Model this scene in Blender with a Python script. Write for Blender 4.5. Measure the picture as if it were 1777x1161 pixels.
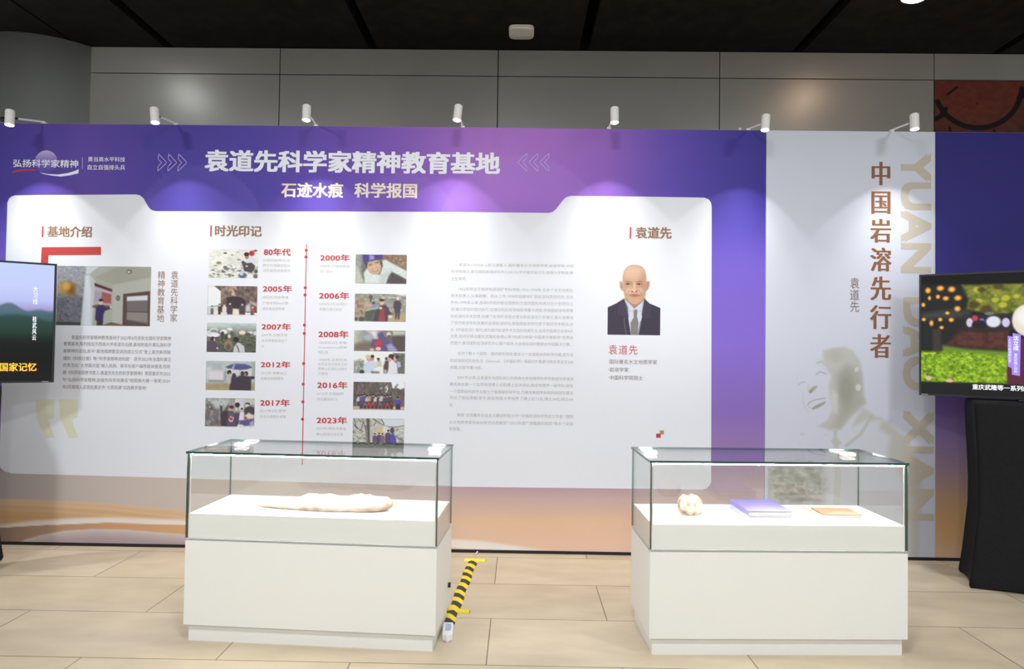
import bpy, bmesh, math, random
import numpy as np
from mathutils import Vector, Matrix, noise as mnoise
from mathutils.geometry import tessellate_polygon

for o in list(bpy.data.objects):
    bpy.data.objects.remove(o)
SC = bpy.context.scene
COL = SC.collection
R = math.radians

# ------------------------------------------------------------------ camera
W_, H_ = 1777.0, 1161.0
F_ = 1140.0
CX, CY = 888.5, 580.5
DP = 4.5181
EYE = 1.3993
PITCH, ROLL, YAW = 0.0211, 0.0135, -0.012


def basis(p, r, y):
    f = np.array([math.sin(y) * math.cos(p), math.cos(y) * math.cos(p), math.sin(p)])
    r0 = np.array([math.cos(y), -math.sin(y), 0])
    u0 = np.cross(r0, f)
    return math.cos(r) * r0 + math.sin(r) * u0, -math.sin(r) * r0 + math.cos(r) * u0, f


RR, UU, FF = basis(PITCH, ROLL, YAW)
CAM = np.array([0, -DP, EYE])
cd = bpy.data.cameras.new('camera')
cam = bpy.data.objects.new('camera', cd)
COL.objects.link(cam)
cd.sensor_fit = 'HORIZONTAL'
cd.sensor_width = 36
cd.lens = F_ / W_ * 36
cd.clip_start = 0.05
cam.matrix_world = Matrix(((RR[0], UU[0], -FF[0], CAM[0]), (RR[1], UU[1], -FF[1], CAM[1]),
                           (RR[2], UU[2], -FF[2], CAM[2]), (0, 0, 0, 1)))
SC.camera = cam

# ------------------------------------------------------------------ view, world, room lights
SC.view_settings.view_transform = 'Standard'
SC.view_settings.look = 'None'
SC.view_settings.exposure = 0.33
SC.view_settings.gamma = 1.0
SC.view_settings.use_curve_mapping = False
SC.cycles.max_bounces = 10
SC.cycles.transparent_max_bounces = 24
SC.cycles.sample_clamp_indirect = 10

wd = bpy.data.worlds.new('hall_ambient')
SC.world = wd
wd.use_nodes = True
wd.node_tree.nodes['Background'].inputs[0].default_value = (0.92, 0.96, 1.0, 1)
wd.node_tree.nodes['Background'].inputs[1].default_value = 0.56

CEIL_Z = 3.93
WALL_Y = 1.0


def room_light(x, y, w, r=0.25, col=(0.95, 0.98, 1.0), z=CEIL_Z - 0.03):
    l = bpy.data.lights.new('room_light', 'AREA')
    l.shape = 'DISK'
    l.size = r * 2
    l.energy = w
    l.color = col
    o = bpy.data.objects.new('room_light', l)
    o.location = (x, y, z)
    COL.objects.link(o)
    return o


for lx in (-3.4, 0.0, 3.4):                    # ceiling lights of the hall behind the camera
    room_light(lx, -3.6, 62)
    room_light(lx, -6.4, 62)

SPOT_FLOOD, SPOT_CORE = 10.0, 40.0             # the little spotlights on the panels


# ------------------------------------------------------------------ helpers
def ray(px, py):
    return RR * ((px - CX) / F_) + UU * (-(py - CY) / F_) + FF


def at(px, py, y=0.0):
    d = ray(px, py)
    return CAM + d * ((y + DP) / d[1])


def at_z(px, py, z=0.0):
    d = ray(px, py)
    return CAM + d * ((z - EYE) / d[2])


def to_px(X, Y, Z):
    d0, d1, d2 = X - CAM[0], Y - CAM[1], Z - CAM[2]
    a = d0 * RR[0] + d1 * RR[1] + d2 * RR[2]
    b = d0 * UU[0] + d1 * UU[1] + d2 * UU[2]
    c = d0 * FF[0] + d1 * FF[1] + d2 * FF[2]
    return CX + F_ * a / c, CY - F_ * b / c


def lin(c):
    c = np.asarray(c, float) / 255.0
    return np.where(c <= 0.04045, c / 12.92, ((c + 0.055) / 1.055) ** 2.4)


def mat(name, col, rough=0.5, metal=0.0, spec=0.5, emit=None, estr=0.0):
    m = bpy.data.materials.new(name)
    m.use_nodes = True
    b = m.node_tree.nodes['Principled BSDF']
    b.inputs['Base Color'].default_value = (*lin(col), 1)
    b.inputs['Roughness'].default_value = rough
    b.inputs['Metallic'].default_value = metal
    b.inputs['Specular IOR Level'].default_value = spec
    if emit is not None:
        b.inputs['Emission Color'].default_value = (*lin(emit), 1)
        b.inputs['Emission Strength'].default_value = estr
    return m


def noisy(m, scale=(1, 1, 1), c1=None, c2=None, detail=4, bump=0.0, lo=0.3, hi=0.7, nscale=5):
    """vary the base colour of material m between c1 and c2 with a noise texture"""
    nt = m.node_tree
    b = nt.nodes['Principled BSDF']
    tc = nt.nodes.new('ShaderNodeTexCoord')
    mp = nt.nodes.new('ShaderNodeMapping')
    mp.inputs['Scale'].default_value = scale
    nz = nt.nodes.new('ShaderNodeTexNoise')
    nz.inputs['Scale'].default_value = nscale
    nz.inputs['Detail'].default_value = detail
    rp = nt.nodes.new('ShaderNodeValToRGB')
    rp.color_ramp.elements[0].position = lo
    rp.color_ramp.elements[1].position = hi
    rp.color_ramp.elements[0].color = (*lin(c1), 1)
    rp.color_ramp.elements[1].color = (*lin(c2), 1)
    nt.links.new(tc.outputs['Object'], mp.inputs['Vector'])
    nt.links.new(mp.outputs[0], nz.inputs['Vector'])
    nt.links.new(nz.outputs['Fac'], rp.inputs[0])
    nt.links.new(rp.outputs[0], b.inputs['Base Color'])
    if bump:
        bp = nt.nodes.new('ShaderNodeBump')
        bp.inputs['Strength'].default_value = bump
        bp.inputs['Distance'].default_value = 0.01
        nt.links.new(nz.outputs['Fac'], bp.inputs['Height'])
        nt.links.new(bp.outputs[0], b.inputs['Normal'])
    return m


def print_mat(name, rough=0.55, emit=False, strength=1.0, spec=0.3):
    m = bpy.data.materials.new(name)
    m.use_nodes = True
    nt = m.node_tree
    b = nt.nodes['Principled BSDF']
    a = nt.nodes.new('ShaderNodeAttribute')
    a.attribute_name = 'ink'
    b.inputs['Roughness'].default_value = rough
    b.inputs['Specular IOR Level'].default_value = spec
    if emit:
        b.inputs['Base Color'].default_value = (0.01, 0.01, 0.01, 1)
        nt.links.new(a.outputs['Color'], b.inputs['Emission Color'])
        b.inputs['Emission Strength'].default_value = strength
    else:
        nt.links.new(a.outputs['Color'], b.inputs['Base Color'])
    return m


def link(name, me, m, parent=None, loc=None):
    o = bpy.data.objects.new(name, me)
    COL.objects.link(o)
    for x in (m if isinstance(m, (list, tuple)) else [m]):
        if x is not None:
            me.materials.append(x)
    if parent is not None:
        o.parent = parent
    if loc is not None:
        o.location = loc
    return o


def obj(name, bm, m, parent=None, loc=None, smooth=False):
    bmesh.ops.recalc_face_normals(bm, faces=bm.faces)
    me = bpy.data.meshes.new(name)
    bm.to_mesh(me)
    bm.free()
    if smooth:
        me.shade_smooth()
    return link(name, me, m, parent, loc)


def tag(o, label=None, cat=None, group=None, kind=None):
    if label:
        o['label'] = label
    if cat:
        o['category'] = cat
    if group:
        o['group'] = group
    if kind:
        o['kind'] = kind
    return o


def thing(name, label, cat, loc=(0, 0, 0), rz=0.0, group=None):
    o = bpy.data.objects.new(name, None)
    o.empty_display_size = 0.1
    COL.objects.link(o)
    o.location = loc
    o.rotation_euler = (0, 0, rz)
    return tag(o, label, cat, group)


def box(bm, x0, x1, y0, y1, z0, z1, bev=0.0, mi=0):
    r = bmesh.ops.create_cube(bm, size=1)
    vs = r['verts']
    for v in vs:
        v.co = Vector(((x0 + x1) / 2 + v.co.x * (x1 - x0), (y0 + y1) / 2 + v.co.y * (y1 - y0),
                       (z0 + z1) / 2 + v.co.z * (z1 - z0)))
    fs = list({f for v in vs for f in v.link_faces})
    for f in fs:
        f.material_index = mi
    if bev:
        es = list({e for v in vs for e in v.link_edges})
        bmesh.ops.bevel(bm, geom=es, offset=bev, segments=2, profile=0.7, affect='EDGES')
    return bm


def B():
    return bmesh.new()


def tube(bm, a, b, r0, r1=None, seg=20, mi=0):
    a, b = Vector(a), Vector(b)
    r1 = r0 if r1 is None else r1
    d = (b - a)
    q = d.to_track_quat('Z', 'Y').to_matrix().to_4x4()
    M = Matrix.Translation((a + b) / 2) @ q
    r = bmesh.ops.create_cone(bm, cap_ends=True, segments=seg, radius1=r0, radius2=r1, depth=d.length, matrix=M)
    for f in {f for v in r['verts'] for f in v.link_faces}:
        f.material_index = mi
    return bm


def polyface(bm, pts):
    vs = [bm.verts.new(p) for p in pts]
    return bm.faces.new(vs)


def grid_mesh(name, V, nx, ny, C, keep=None):
    """regular nx*ny vertex grid with an ink colour per vertex"""
    i = np.arange(nx - 1)[None, :] + np.arange(ny - 1)[:, None] * nx
    q = np.stack([i, i + nx, i + nx + 1, i + 1], -1).reshape(-1, 4)
    if keep is not None:
        k = keep.reshape(-1)
        q = q[k[q].any(1)]
        used = np.unique(q)
        re = np.zeros(nx * ny, int)
        re[used] = np.arange(len(used))
        q = re[q]
        V = V[used]
        C = C.reshape(-1, 3)[used]
    me = bpy.data.meshes.new(name)
    me.vertices.add(len(V))
    me.vertices.foreach_set('co', V.astype(np.float32).reshape(-1))
    me.loops.add(q.size)
    me.loops.foreach_set('vertex_index', q.astype(np.int32).reshape(-1))
    me.polygons.add(len(q))
    me.polygons.foreach_set('loop_start', np.arange(0, q.size, 4, dtype=np.int32))
    me.update(calc_edges=True)
    a = me.color_attributes.new('ink', 'FLOAT_COLOR', 'POINT')
    c4 = np.ones((len(V), 4), np.float32)
    c4[:, :3] = C.reshape(-1, 3)
    a.data.foreach_set('color', c4.reshape(-1))
    me.validate()
    return me


# ------------------------------------------------------------------ pictures drawn in code
class Pic:
    def __init__(s, x0, y0, x1, y1, nx, bg, seed=1):
        s.nx = nx
        s.ny = max(2, int(round(abs(nx * (y1 - y0) / (x1 - x0)))))
        s.X, s.Y = np.meshgrid(np.linspace(x0, x1, s.nx), np.linspace(y0, y1, s.ny))
        s.px = abs(x1 - x0) / nx
        s.C = np.ones((s.ny, s.nx, 3)) * np.array(bg, float)
        s.r = np.random.default_rng(seed)
        s.b = (x0, y0, x1, y1)

    def mix(s, m, c, a=1.0):
        s.C += (m * a)[..., None] * (np.array(c, float) - s.C)
        return s

    def ell(s, cx, cy, rx, ry, c, rot=0, soft=0.2, a=1.0):
        t = R(rot)
        dx, dy = s.X - cx, s.Y - cy
        u, v = dx * math.cos(t) + dy * math.sin(t), -dx * math.sin(t) + dy * math.cos(t)
        d = np.sqrt((u / rx) ** 2 + (v / ry) ** 2)
        return s.mix(np.clip((1 - d) / max(soft, 1e-3) + 0.5, 0, 1), c, a)

    def pmask(s, pts, soft=1.0):
        P = np.array(pts, float)
        ins = np.zeros(s.X.shape, bool)
        dm = np.full(s.X.shape, 1e9)
        for i in range(len(P)):
            (xa, ya), (xb, yb) = P[i], P[(i + 1) % len(P)]
            if ya != yb:
                ins ^= ((ya > s.Y) != (yb > s.Y)) & (s.X < (xb - xa) * (s.Y - ya) / (yb - ya) + xa)
            L = (xb - xa) ** 2 + (yb - ya) ** 2 + 1e-9
            t = np.clip(((s.X - xa) * (xb - xa) + (s.Y - ya) * (yb - ya)) / L, 0, 1)
            dm = np.minimum(dm, np.hypot(s.X - xa - t * (xb - xa), s.Y - ya - t * (yb - ya)))
        return np.clip(0.5 + np.where(ins, dm, -dm) / (soft * s.px * 1.5), 0, 1)

    def poly(s, pts, c, a=1.0, soft=1.0):
        return s.mix(s.pmask(pts, soft), c, a)

    def rect(s, x0, y0, x1, y1, c, a=1.0):
        return s.poly([(x0, y0), (x1, y0), (x1, y1), (x0, y1)], c, a)

    def line(s, pts, w, c, a=1.0):
        dm = np.full(s.X.shape, 1e9)
        for (xa, ya), (xb, yb) in zip(pts[:-1], pts[1:]):
            L = (xb - xa) ** 2 + (yb - ya) ** 2 + 1e-9
            t = np.clip(((s.X - xa) * (xb - xa) + (s.Y - ya) * (yb - ya)) / L, 0, 1)
            dm = np.minimum(dm, np.hypot(s.X - xa - t * (xb - xa), s.Y - ya - t * (yb - ya)))
        return s.mix(np.clip(0.5 + (w / 2 - dm) / s.px, 0, 1), c, a)

    def nz(s, cw, ch):
        x0, y0, x1, y1 = s.b
        g = s.r.random((int((y1 - y0) / ch) + 3, int((x1 - x0) / cw) + 3))
        u, v = (s.X - x0) / cw, (s.Y - y0) / ch
        i, j = u.astype(int), v.astype(int)
        fu, fv = u - i, v - j
        fu, fv = fu * fu * (3 - 2 * fu), fv * fv * (3 - 2 * fv)
        return (g[j, i] * (1 - fu) + g[j, i + 1] * fu) * (1 - fv) + (g[j + 1, i] * (1 - fu) + g[j + 1, i + 1] * fu) * fv

    def noise(s, amp, cw, ch, mask=None, tint=(1, 1, 1)):
        n = (s.nz(cw, ch) * 0.6 + s.nz(cw / 2.1, ch / 2.1) * 0.4 - 0.5) * 2 * amp
        if mask is not None:
            n = n * mask
        s.C += n[..., None] * np.array(tint, float)
        return s

    def blobs(s, n, x0, y0, x1, y1, r0, r1, cols, flat=0.6, a=0.8):
        for _ in range(n):
            s.ell(s.r.uniform(x0, x1), s.r.uniform(y0, y1), s.r.uniform(r0, r1), s.r.uniform(r0, r1) * flat,
                  cols[s.r.integers(len(cols))], s.r.uniform(-30, 30), 0.5, a)
        return s

    def man(s, x, y, h, c, skin=(205, 160, 140), hair=(40, 35, 38), w=0.3, legs=None):
        s.poly([(x - w * h * .5, y), (x - w * h * .55, y - h * .62), (x - w * h * .3, y - h * .8), (x + w * h * .3, y - h * .8),
                (x + w * h * .55, y - h * .62), (x + w * h * .5, y)], c, soft=1.5)
        if legs is not None:
            s.rect(x - w * h * .42, y - h * .42, x + w * h * .42, y, legs)
        s.ell(x, y - h * .9, h * .075, h * .1, skin)
        s.ell(x, y - h * .95, h * .085, h * .07, hair)
        return s

    def ink(s, k=1.0):
        return lin(np.clip(s.C, 0, 255)) * k


PRINT = print_mat('printed_laminate')
PH = print_mat('printed_photo_paper')


def pane(name, px0, py0, px1, py1, pic, parent, off, y=-0.0009, m=None, k=0.92, keep=None):
    """a flat print on the panel plane (y), whose corners are read off at the given photo coordinates"""
    cx, cy = (px0 + px1) / 2, (py0 + py1) / 2
    x0, x1 = at(px0, cy)[0], at(px1, cy)[0]
    z1, z0 = at(cx, py0)[2], at(cx, py1)[2]
    xs, zs = np.linspace(x0, x1, pic.nx), np.linspace(z1, z0, pic.ny)
    Xg, Zg = np.meshgrid(xs, zs)
    V = np.stack([Xg.ravel(), np.full(Xg.size, y), Zg.ravel()], 1)
    me = grid_mesh(name, V, pic.nx, pic.ny, pic.ink(k), keep)
    return link(name, me, m or PH, parent, (-off[0], -off[1], -off[2]))


_font_cache = {}


def text_mesh(s, bold=0.0, lsp=1.0, csp=1.0):
    key = (s, bold, lsp, csp)
    if key in _font_cache:
        return _font_cache[key]
    c = bpy.data.curves.new('t', 'FONT')
    c.body = s
    c.offset = bold
    c.space_line = lsp
    c.space_character = csp
    c.resolution_u = 3
    o = bpy.data.objects.new('t', c)
    COL.objects.link(o)
    bpy.context.view_layer.update()
    dg = bpy.context.evaluated_depsgraph_get()
    me = bpy.data.meshes.new_from_object(o.evaluated_get(dg))
    V = np.zeros(len(me.vertices) * 3)
    me.vertices.foreach_get('co', V)
    V = V.reshape(-1, 3)
    Fs = [list(p.vertices) for p in me.polygons]
    bpy.data.objects.remove(o)
    bpy.data.curves.remove(c)
    bpy.data.meshes.remove(me)
    _font_cache[key] = (V, Fs)
    return V, Fs


def fit_text(s, bx, bold=0.0, lsp=1.0, csp=1.0, rot=False):
    """text vertices (x, z) stretched to the box x0,x1,z0,z1"""
    V, Fs = text_mesh(s, 0.0, lsp, csp)
    P = V[:, :2].copy()
    if rot:
        P = np.stack([P[:, 1], -P[:, 0]], 1)
    mn, mx = P.min(0), P.max(0)
    x0, x1, z0, z1 = bx
    sz = np.maximum(mx - mn, 1e-6)
    w = 0.0
    if bold > 0:
        n = s.count('\n') + 1
        w = bold * 1.1 * min((x1 - x0) / sz[0], (z1 - z0) / sz[1])
        x0, x1, z0, z1 = x0 + w, x1 - w, z0 + w * .6, z1 - w * .6
    P = (P - mn) / sz * np.array([x1 - x0, z1 - z0]) + np.array([x0, z0])
    return P, Fs, w


def pxbox(px0, py0, px1, py1):
    cx, cy = (px0 + px1) / 2, (py0 + py1) / 2
    return at(px0, cy)[0], at(px1, cy)[0], at(cx, py1)[2], at(cx, py0)[2]


def text_obj(name, items, m, parent, off, y=-0.0012, label=None, vweight=None):
    """items: list of (P, faces) joined into one mesh of flat printed lettering"""
    Vs, Fs, n = [], [], 0
    for it in items:
        P, F = it[0], it[1]
        w = it[2] if len(it) > 2 else 0.0
        vz = 0.6 if vweight is None else vweight
        shifts = [(0, 0)] if w <= 0 else [(-w, -w * vz), (w, -w * vz), (w, w * vz), (-w, w * vz), (0, 0)]
        for k, (sx, sz) in enumerate(shifts):          # heavier strokes: the letter laid over itself
            Vs += [(p[0] + sx, y - 0.00003 * k, p[1] + sz) for p in P]
            Fs += [[i + n for i in f] for f in F]
            n += len(P)
    me = bpy.data.meshes.new(name)
    me.from_pydata(Vs, [], Fs)
    o = link(name, me, m, parent, (-off[0], -off[1], -off[2]))
    if label:
        o['label'] = label
    return o


def text_lines(name, items, m, parent, off, label=None):
    """every line of lettering as a printed part of its own"""
    for it in items:
        text_obj(name, [it], m, parent, off, label=label)


def ptext(name, s, b, m, parent, off, bold=0.0, label=None, vweight=None, **k):
    return text_obj(name, [fit_text(s, pxbox(*b), bold, **k)], m, parent, off, label=label, vweight=vweight)


def para(lines, xa0, xa1, yc, h, xb0=None, xb1=None, bold=0.0, indent=0.0, ind_lines=(), short=None):
    """lines of running text, each stretched between left and right edge; short maps line -> own right edge"""
    out = []
    n = len(lines)
    for i, s in enumerate(lines):
        t = i / max(1, n - 1)
        x0 = xa0 + ((xb0 if xb0 is not None else xa0) - xa0) * t
        x1 = xa1 + ((xb1 if xb1 is not None else xa1) - xa1) * t
        if i in ind_lines:
            x0 += indent
        if short and i in short:
            x1 = short[i]
        out.append(fit_text(s, pxbox(x0, yc[i] - h / 2, x1, yc[i] + h / 2), bold))
    return out


def ppoly(name, polys, m, parent, off, y=-0.0010, thick=0.0):
    bm = B()
    for pts in polys:
        q = [at(a, b) for a, b in pts]
        polyface(bm, [(p[0], y, p[2]) for p in q])
    me_o = obj(name, bm, m, parent, (-off[0], -off[1], -off[2]))
    return me_o


def stroke(pts, w, closed=False):
    """outline quads (in photo units) along a polyline"""
    out = []
    P = list(pts) + ([pts[0]] if closed else [])
    for (xa, ya), (xb, yb) in zip(P[:-1], P[1:]):
        L = math.hypot(xb - xa, yb - ya)
        nx, ny = -(yb - ya) / L * w / 2, (xb - xa) / L * w / 2
        ex, ey = (xb - xa) / L * w / 2, (yb - ya) / L * w / 2
        out.append([(xa + nx - ex, ya + ny - ey), (xb + nx + ex, yb + ny + ey), (xb - nx + ex, yb - ny + ey), (xa - nx - ex, ya - ny - ey)])
    return out


def interp(x, kx, kc):
    kc = np.array(kc, float)
    return np.stack([np.interp(x, kx, kc[:, i]) for i in range(3)], -1)


# ------------------------------------------------------------------ materials
M = {}
M['wall'] = noisy(mat('grey_metal_wall_panel', (174, 171, 163), 0.36, 0.35, 0.5), (0.6, 1, 0.6), (170, 167, 159), (178, 175, 167), nscale=3)
M['column'] = noisy(mat('grey_column_cladding', (176, 177, 171), 0.3, 0.4, 0.5), (1, 1, 0.3), (171, 172, 166), (180, 181, 175), nscale=3)
M['gap'] = mat('dark_joint', (14, 13, 12), 0.9)
M['ceil'] = noisy(mat('black_ceiling_board', (26, 23, 20), 0.75, 0, 0.15), (1, 1, 1), (17, 14, 13), (31, 27, 24), nscale=9, detail=8)
M['black'] = mat('black_gap', (3, 3, 3), 0.95, 0, 0.05)
M['trim'] = mat('grey_trim', (120, 118, 114), 0.5)
M['white'] = mat('white_lacquer', (224, 224, 219), 0.42, 0, 0.4)
M['white2'] = mat('white_deck', (235, 234, 230), 0.5, 0, 0.3)
M['shadowgap'] = mat('grey_groove', (200, 200, 196), 0.6)
M['lampwhite'] = mat('white_lamp_enamel', (232, 232, 228), 0.35)
M['lens'] = mat('lit_lens', (255, 255, 255), 0.3, emit=(255, 250, 240), estr=7)
M['led'] = mat('lit_led_strip', (255, 255, 255), 0.3, emit=(255, 252, 246), estr=200)
M['puck'] = mat('lit_led_module', (255, 255, 255), 0.3, emit=(255, 252, 246), estr=80)
M['alu'] = mat('brushed_aluminium', (200, 200, 198), 0.35, 0.8)
M['black_plastic'] = mat('black_plastic', (20, 20, 22), 0.35)
M['cloth'] = noisy(mat('black_stretch_cloth', (17, 17, 19), 0.75, 0, 0.25), (1, 1, 1), (14, 14, 16), (21, 21, 23), nscale=60)
M['board'] = mat('white_panel_board', (205, 205, 208), 0.6)
M['kick'] = mat('black_base_rail', (22, 16, 18), 0.6)
M['title'] = mat('white_print', (236, 238, 246), 0.6)
M['gold_l'] = mat('cream_print', (238, 226, 206), 0.6)
M['brown'] = mat('brown_print', (140, 106, 82), 0.6)
M['brown_d'] = mat('deep_brown_print', (128, 82, 50), 0.6)
M['brown_g'] = mat('grey_brown_print', (118, 100, 92), 0.6)
M['red'] = mat('red_print', (186, 52, 56), 0.6)
M['red_d'] = mat('brick_red_print', (184, 58, 54), 0.6)
M['text'] = mat('grey_text_print', (150, 141, 133), 0.6)
M['text_l'] = mat('pale_grey_text_print', (184, 179, 173), 0.6)
M['beige'] = mat('beige_print', (186, 177, 162), 0.6)
M['quote'] = mat('pale_yellow_print', (216, 214, 190), 0.6)
M['tan'] = mat('tan_print', (160, 130, 98), 0.6)
M['lilac'] = mat('lilac_print', (190, 170, 224), 0.6)
M['white_glow'] = mat('screen_white', (20, 20, 20), 0.4, emit=(245, 245, 250), estr=1.0)
M['yellow_glow'] = mat('screen_yellow', (20, 20, 20), 0.4, emit=(238, 214, 40), estr=1.0)
M['red_glow'] = mat('screen_red', (20, 20, 20), 0.4, emit=(190, 40, 30), estr=0.9)
M['violet_glow'] = mat('screen_violet', (20, 20, 20), 0.4, emit=(150, 125, 235), estr=0.95)


def glass_material():
    m = bpy.data.materials.new('clear_glass')
    m.use_nodes = True
    nt = m.node_tree
    nt.nodes.clear()
    out = nt.nodes.new('ShaderNodeOutputMaterial')
    mx = nt.nodes.new('ShaderNodeMixShader')
    tr = nt.nodes.new('ShaderNodeBsdfTransparent')
    tr.inputs[0].default_value = (0.985, 0.993, 0.990, 1)
    gl = nt.nodes.new('ShaderNodeBsdfGlossy')
    gl.inputs['Roughness'].default_value = 0.0
    ge = nt.nodes.new('ShaderNodeNewGeometry')
    dp = nt.nodes.new('ShaderNodeVectorMath')
    dp.operation = 'DOT_PRODUCT'
    nt.links.new(ge.outputs['Normal'], dp.inputs[0])
    nt.links.new(ge.outputs['Incoming'], dp.inputs[1])

    def mth(op, a, b=None):
        n = nt.nodes.new('ShaderNodeMath')
        n.operation = op
        for i, v in enumerate((a, b)):
            if v is None:
                continue
            if isinstance(v, (int, float)):
                n.inputs[i].default_value = v
            else:
                nt.links.new(v, n.inputs[i])
        return n.outputs[0]
    ab = mth('ABSOLUTE', dp.outputs['Value'])
    f = mth('ADD', mth('MULTIPLY', mth('POWER', mth('SUBTRACT', 1.0, ab), 5.0), 0.75), 0.07)
    nt.links.new(f, mx.inputs[0])
    nt.links.new(tr.outputs[0], mx.inputs[1])
    nt.links.new(gl.outputs[0], mx.inputs[2])
    nt.links.new(mx.outputs[0], out.inputs[0])
    return m


M['glass'] = glass_material()
M['glass_edge_pale'] = mat('pale_green_glass_edge', (150, 172, 168), 0.2, 0, 0.6)
M['glass_edge'] = mat('green_glass_edge', (28, 66, 60), 0.15, 0, 0.6)


def floor_material():
    m = mat('beige_stone_tiles', (205, 184, 152), 0.32, 0, 0.4)
    nt = m.node_tree
    b = nt.nodes['Principled BSDF']
    tc = nt.nodes.new('ShaderNodeTexCoord')
    mp = nt.nodes.new('ShaderNodeMapping')
    mp.inputs['Location'].default_value = (0.13 + 12.0, 0.09 + 20.0, 0)
    br = nt.nodes.new('ShaderNodeTexBrick')
    br.offset = 0.5
    br.inputs['Scale'].default_value = 1.0
    br.inputs['Mortar Size'].default_value = 0.0028
    br.inputs['Mortar Smooth'].default_value = 0.2
    br.inputs['Bias'].default_value = 0.0
    br.inputs['Brick Width'].default_value = 1.2
    br.inputs['Row Height'].default_value = 0.5
    br.inputs['Color1'].default_value = (*lin((194, 177, 151)), 1)
    br.inputs['Color2'].default_value = (*lin((202, 186, 161)), 1)
    br.inputs['Mortar'].default_value = (*lin((110, 94, 74)), 1)
    mp2 = nt.nodes.new('ShaderNodeMapping')
    mp2.inputs['Scale'].default_value = (1.3, 3.0, 1)
    nz = nt.nodes.new('ShaderNodeTexNoise')
    nz.inputs['Scale'].default_value = 2.6
    nz.inputs['Detail'].default_value = 7
    rp = nt.nodes.new('ShaderNodeValToRGB')
    rp.color_ramp.elements[0].position = 0.3
    rp.color_ramp.elements[1].position = 0.72
    rp.color_ramp.elements[0].color = (0.88, 0.875, 0.865, 1)
    rp.color_ramp.elements[1].color = (1.06, 1.06, 1.06, 1)
    mu = nt.nodes.new('ShaderNodeMix')
    mu.data_type = 'RGBA'
    mu.blend_type = 'MULTIPLY'
    mu.inputs['Factor'].default_value = 1.0
    nt.links.new(tc.outputs['Object'], mp.inputs['Vector'])
    nt.links.new(tc.outputs['Object'], mp2.inputs['Vector'])
    nt.links.new(mp.outputs[0], br.inputs['Vector'])
    nt.links.new(mp2.outputs[0], nz.inputs['Vector'])
    nt.links.new(nz.outputs['Fac'], rp.inputs[0])
    nt.links.new(br.outputs['Color'], mu.inputs['A'])
    nt.links.new(rp.outputs[0], mu.inputs['B'])
    nt.links.new(mu.outputs['Result'], b.inputs['Base Color'])
    return m


M['floor'] = floor_material()

# ------------------------------------------------------------------ the setting
bm = B()
box(bm, -7, 7, -8, WALL_Y + 0.3, -0.1, 0.0)
tag(obj('floor', bm, M['floor']), kind='structure')

# ceiling: black boards with open gaps running away from the viewer
gaps_px = [((26, 0), (137, 77), 0.02), ((224, 0), (294, 71), 0.085), ((618, 0), (648, 67), 0.075), ((1028, 0), (1014, 67), 0.085),
           ((1448, 0), (1383, 74), 0.09), ((1777, 48), (1727, 84), 0.08)]
gx = []
for a, b, w in gaps_px:
    d = at(b[0], b[1], WALL_Y)
    gx.append((d[0], w))
edges = [-7.0]
bm = B()
for x, w in gx:
    box(bm, edges[-1], x - w / 2, -8, WALL_Y + 0.3, CEIL_Z, CEIL_Z + 0.06)
    edges.append(x + w / 2)
box(bm, edges[-1], 7, -8, WALL_Y + 0.3, CEIL_Z, CEIL_Z + 0.06)
box(bm, -7, 7, -8, WALL_Y + 0.3, CEIL_Z + 0.07, CEIL_Z + 0.12, mi=1)
tag(obj('ceiling', bm, [M['ceil'], M['black']]), kind='structure')

# back wall: grey metal panels with thin joints, a red-brown picture let in at the right
wx0 = at(128, 140, WALL_Y)[0]
zj = 0.5 * (at(485, 129, WALL_Y)[2] + at(1250, 136, WALL_Y)[2])
vj = [wx0] + [at(p, 110, WALL_Y)[0] for p in (486, 864.5, 1249, 1621)] + [6.6]
bm = B()
g = 0.004
for i in range(len(vj) - 1):
    box(bm, vj[i] + g, vj[i + 1] - g, WALL_Y, WALL_Y + 0.05, zj + g, CEIL_Z - 0.004)
    if i < 4:
        box(bm, vj[i] + g, vj[i + 1] - g, WALL_Y, WALL_Y + 0.05, 0.0, zj - g)
box(bm, wx0, 6.6, WALL_Y + 0.052, WALL_Y + 0.1, 0, CEIL_Z - 0.004, mi=1)
tag(obj('wall_back', bm, [M['wall'], M['gap']]), kind='structure')
bm = B()
box(bm, wx0 - 0.045, wx0 - 0.002, WALL_Y - 0.02, WALL_Y + 0.05, 0, CEIL_Z - 0.01)
tag(obj('trim_1', bm, M['trim']), kind='structure')

# round clad column at the left, joining the back wall
bm = B()
ccx, ccy, cr = -4.22, WALL_Y + 0.38, 0.65
prev = None
N = 64
ring0 = []
for k in range(N + 1):
    t = R(175) + (R(352) - R(175)) * k / N
    p = (ccx + cr * math.cos(t), ccy + cr * math.sin(t))
    a, b = bm.verts.new((p[0], p[1], 0)), bm.verts.new((p[0], p[1], CEIL_Z - 0.004))
    if prev:
        bm.faces.new((prev[0], a, b, prev[1]))
    prev = (a, b)
o = obj('wall_left', bm, M['column'], smooth=True)
sm = o.modifiers.new('thickness', 'SOLIDIFY')
sm.thickness = 0.02
tag(o, kind='structure')

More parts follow.
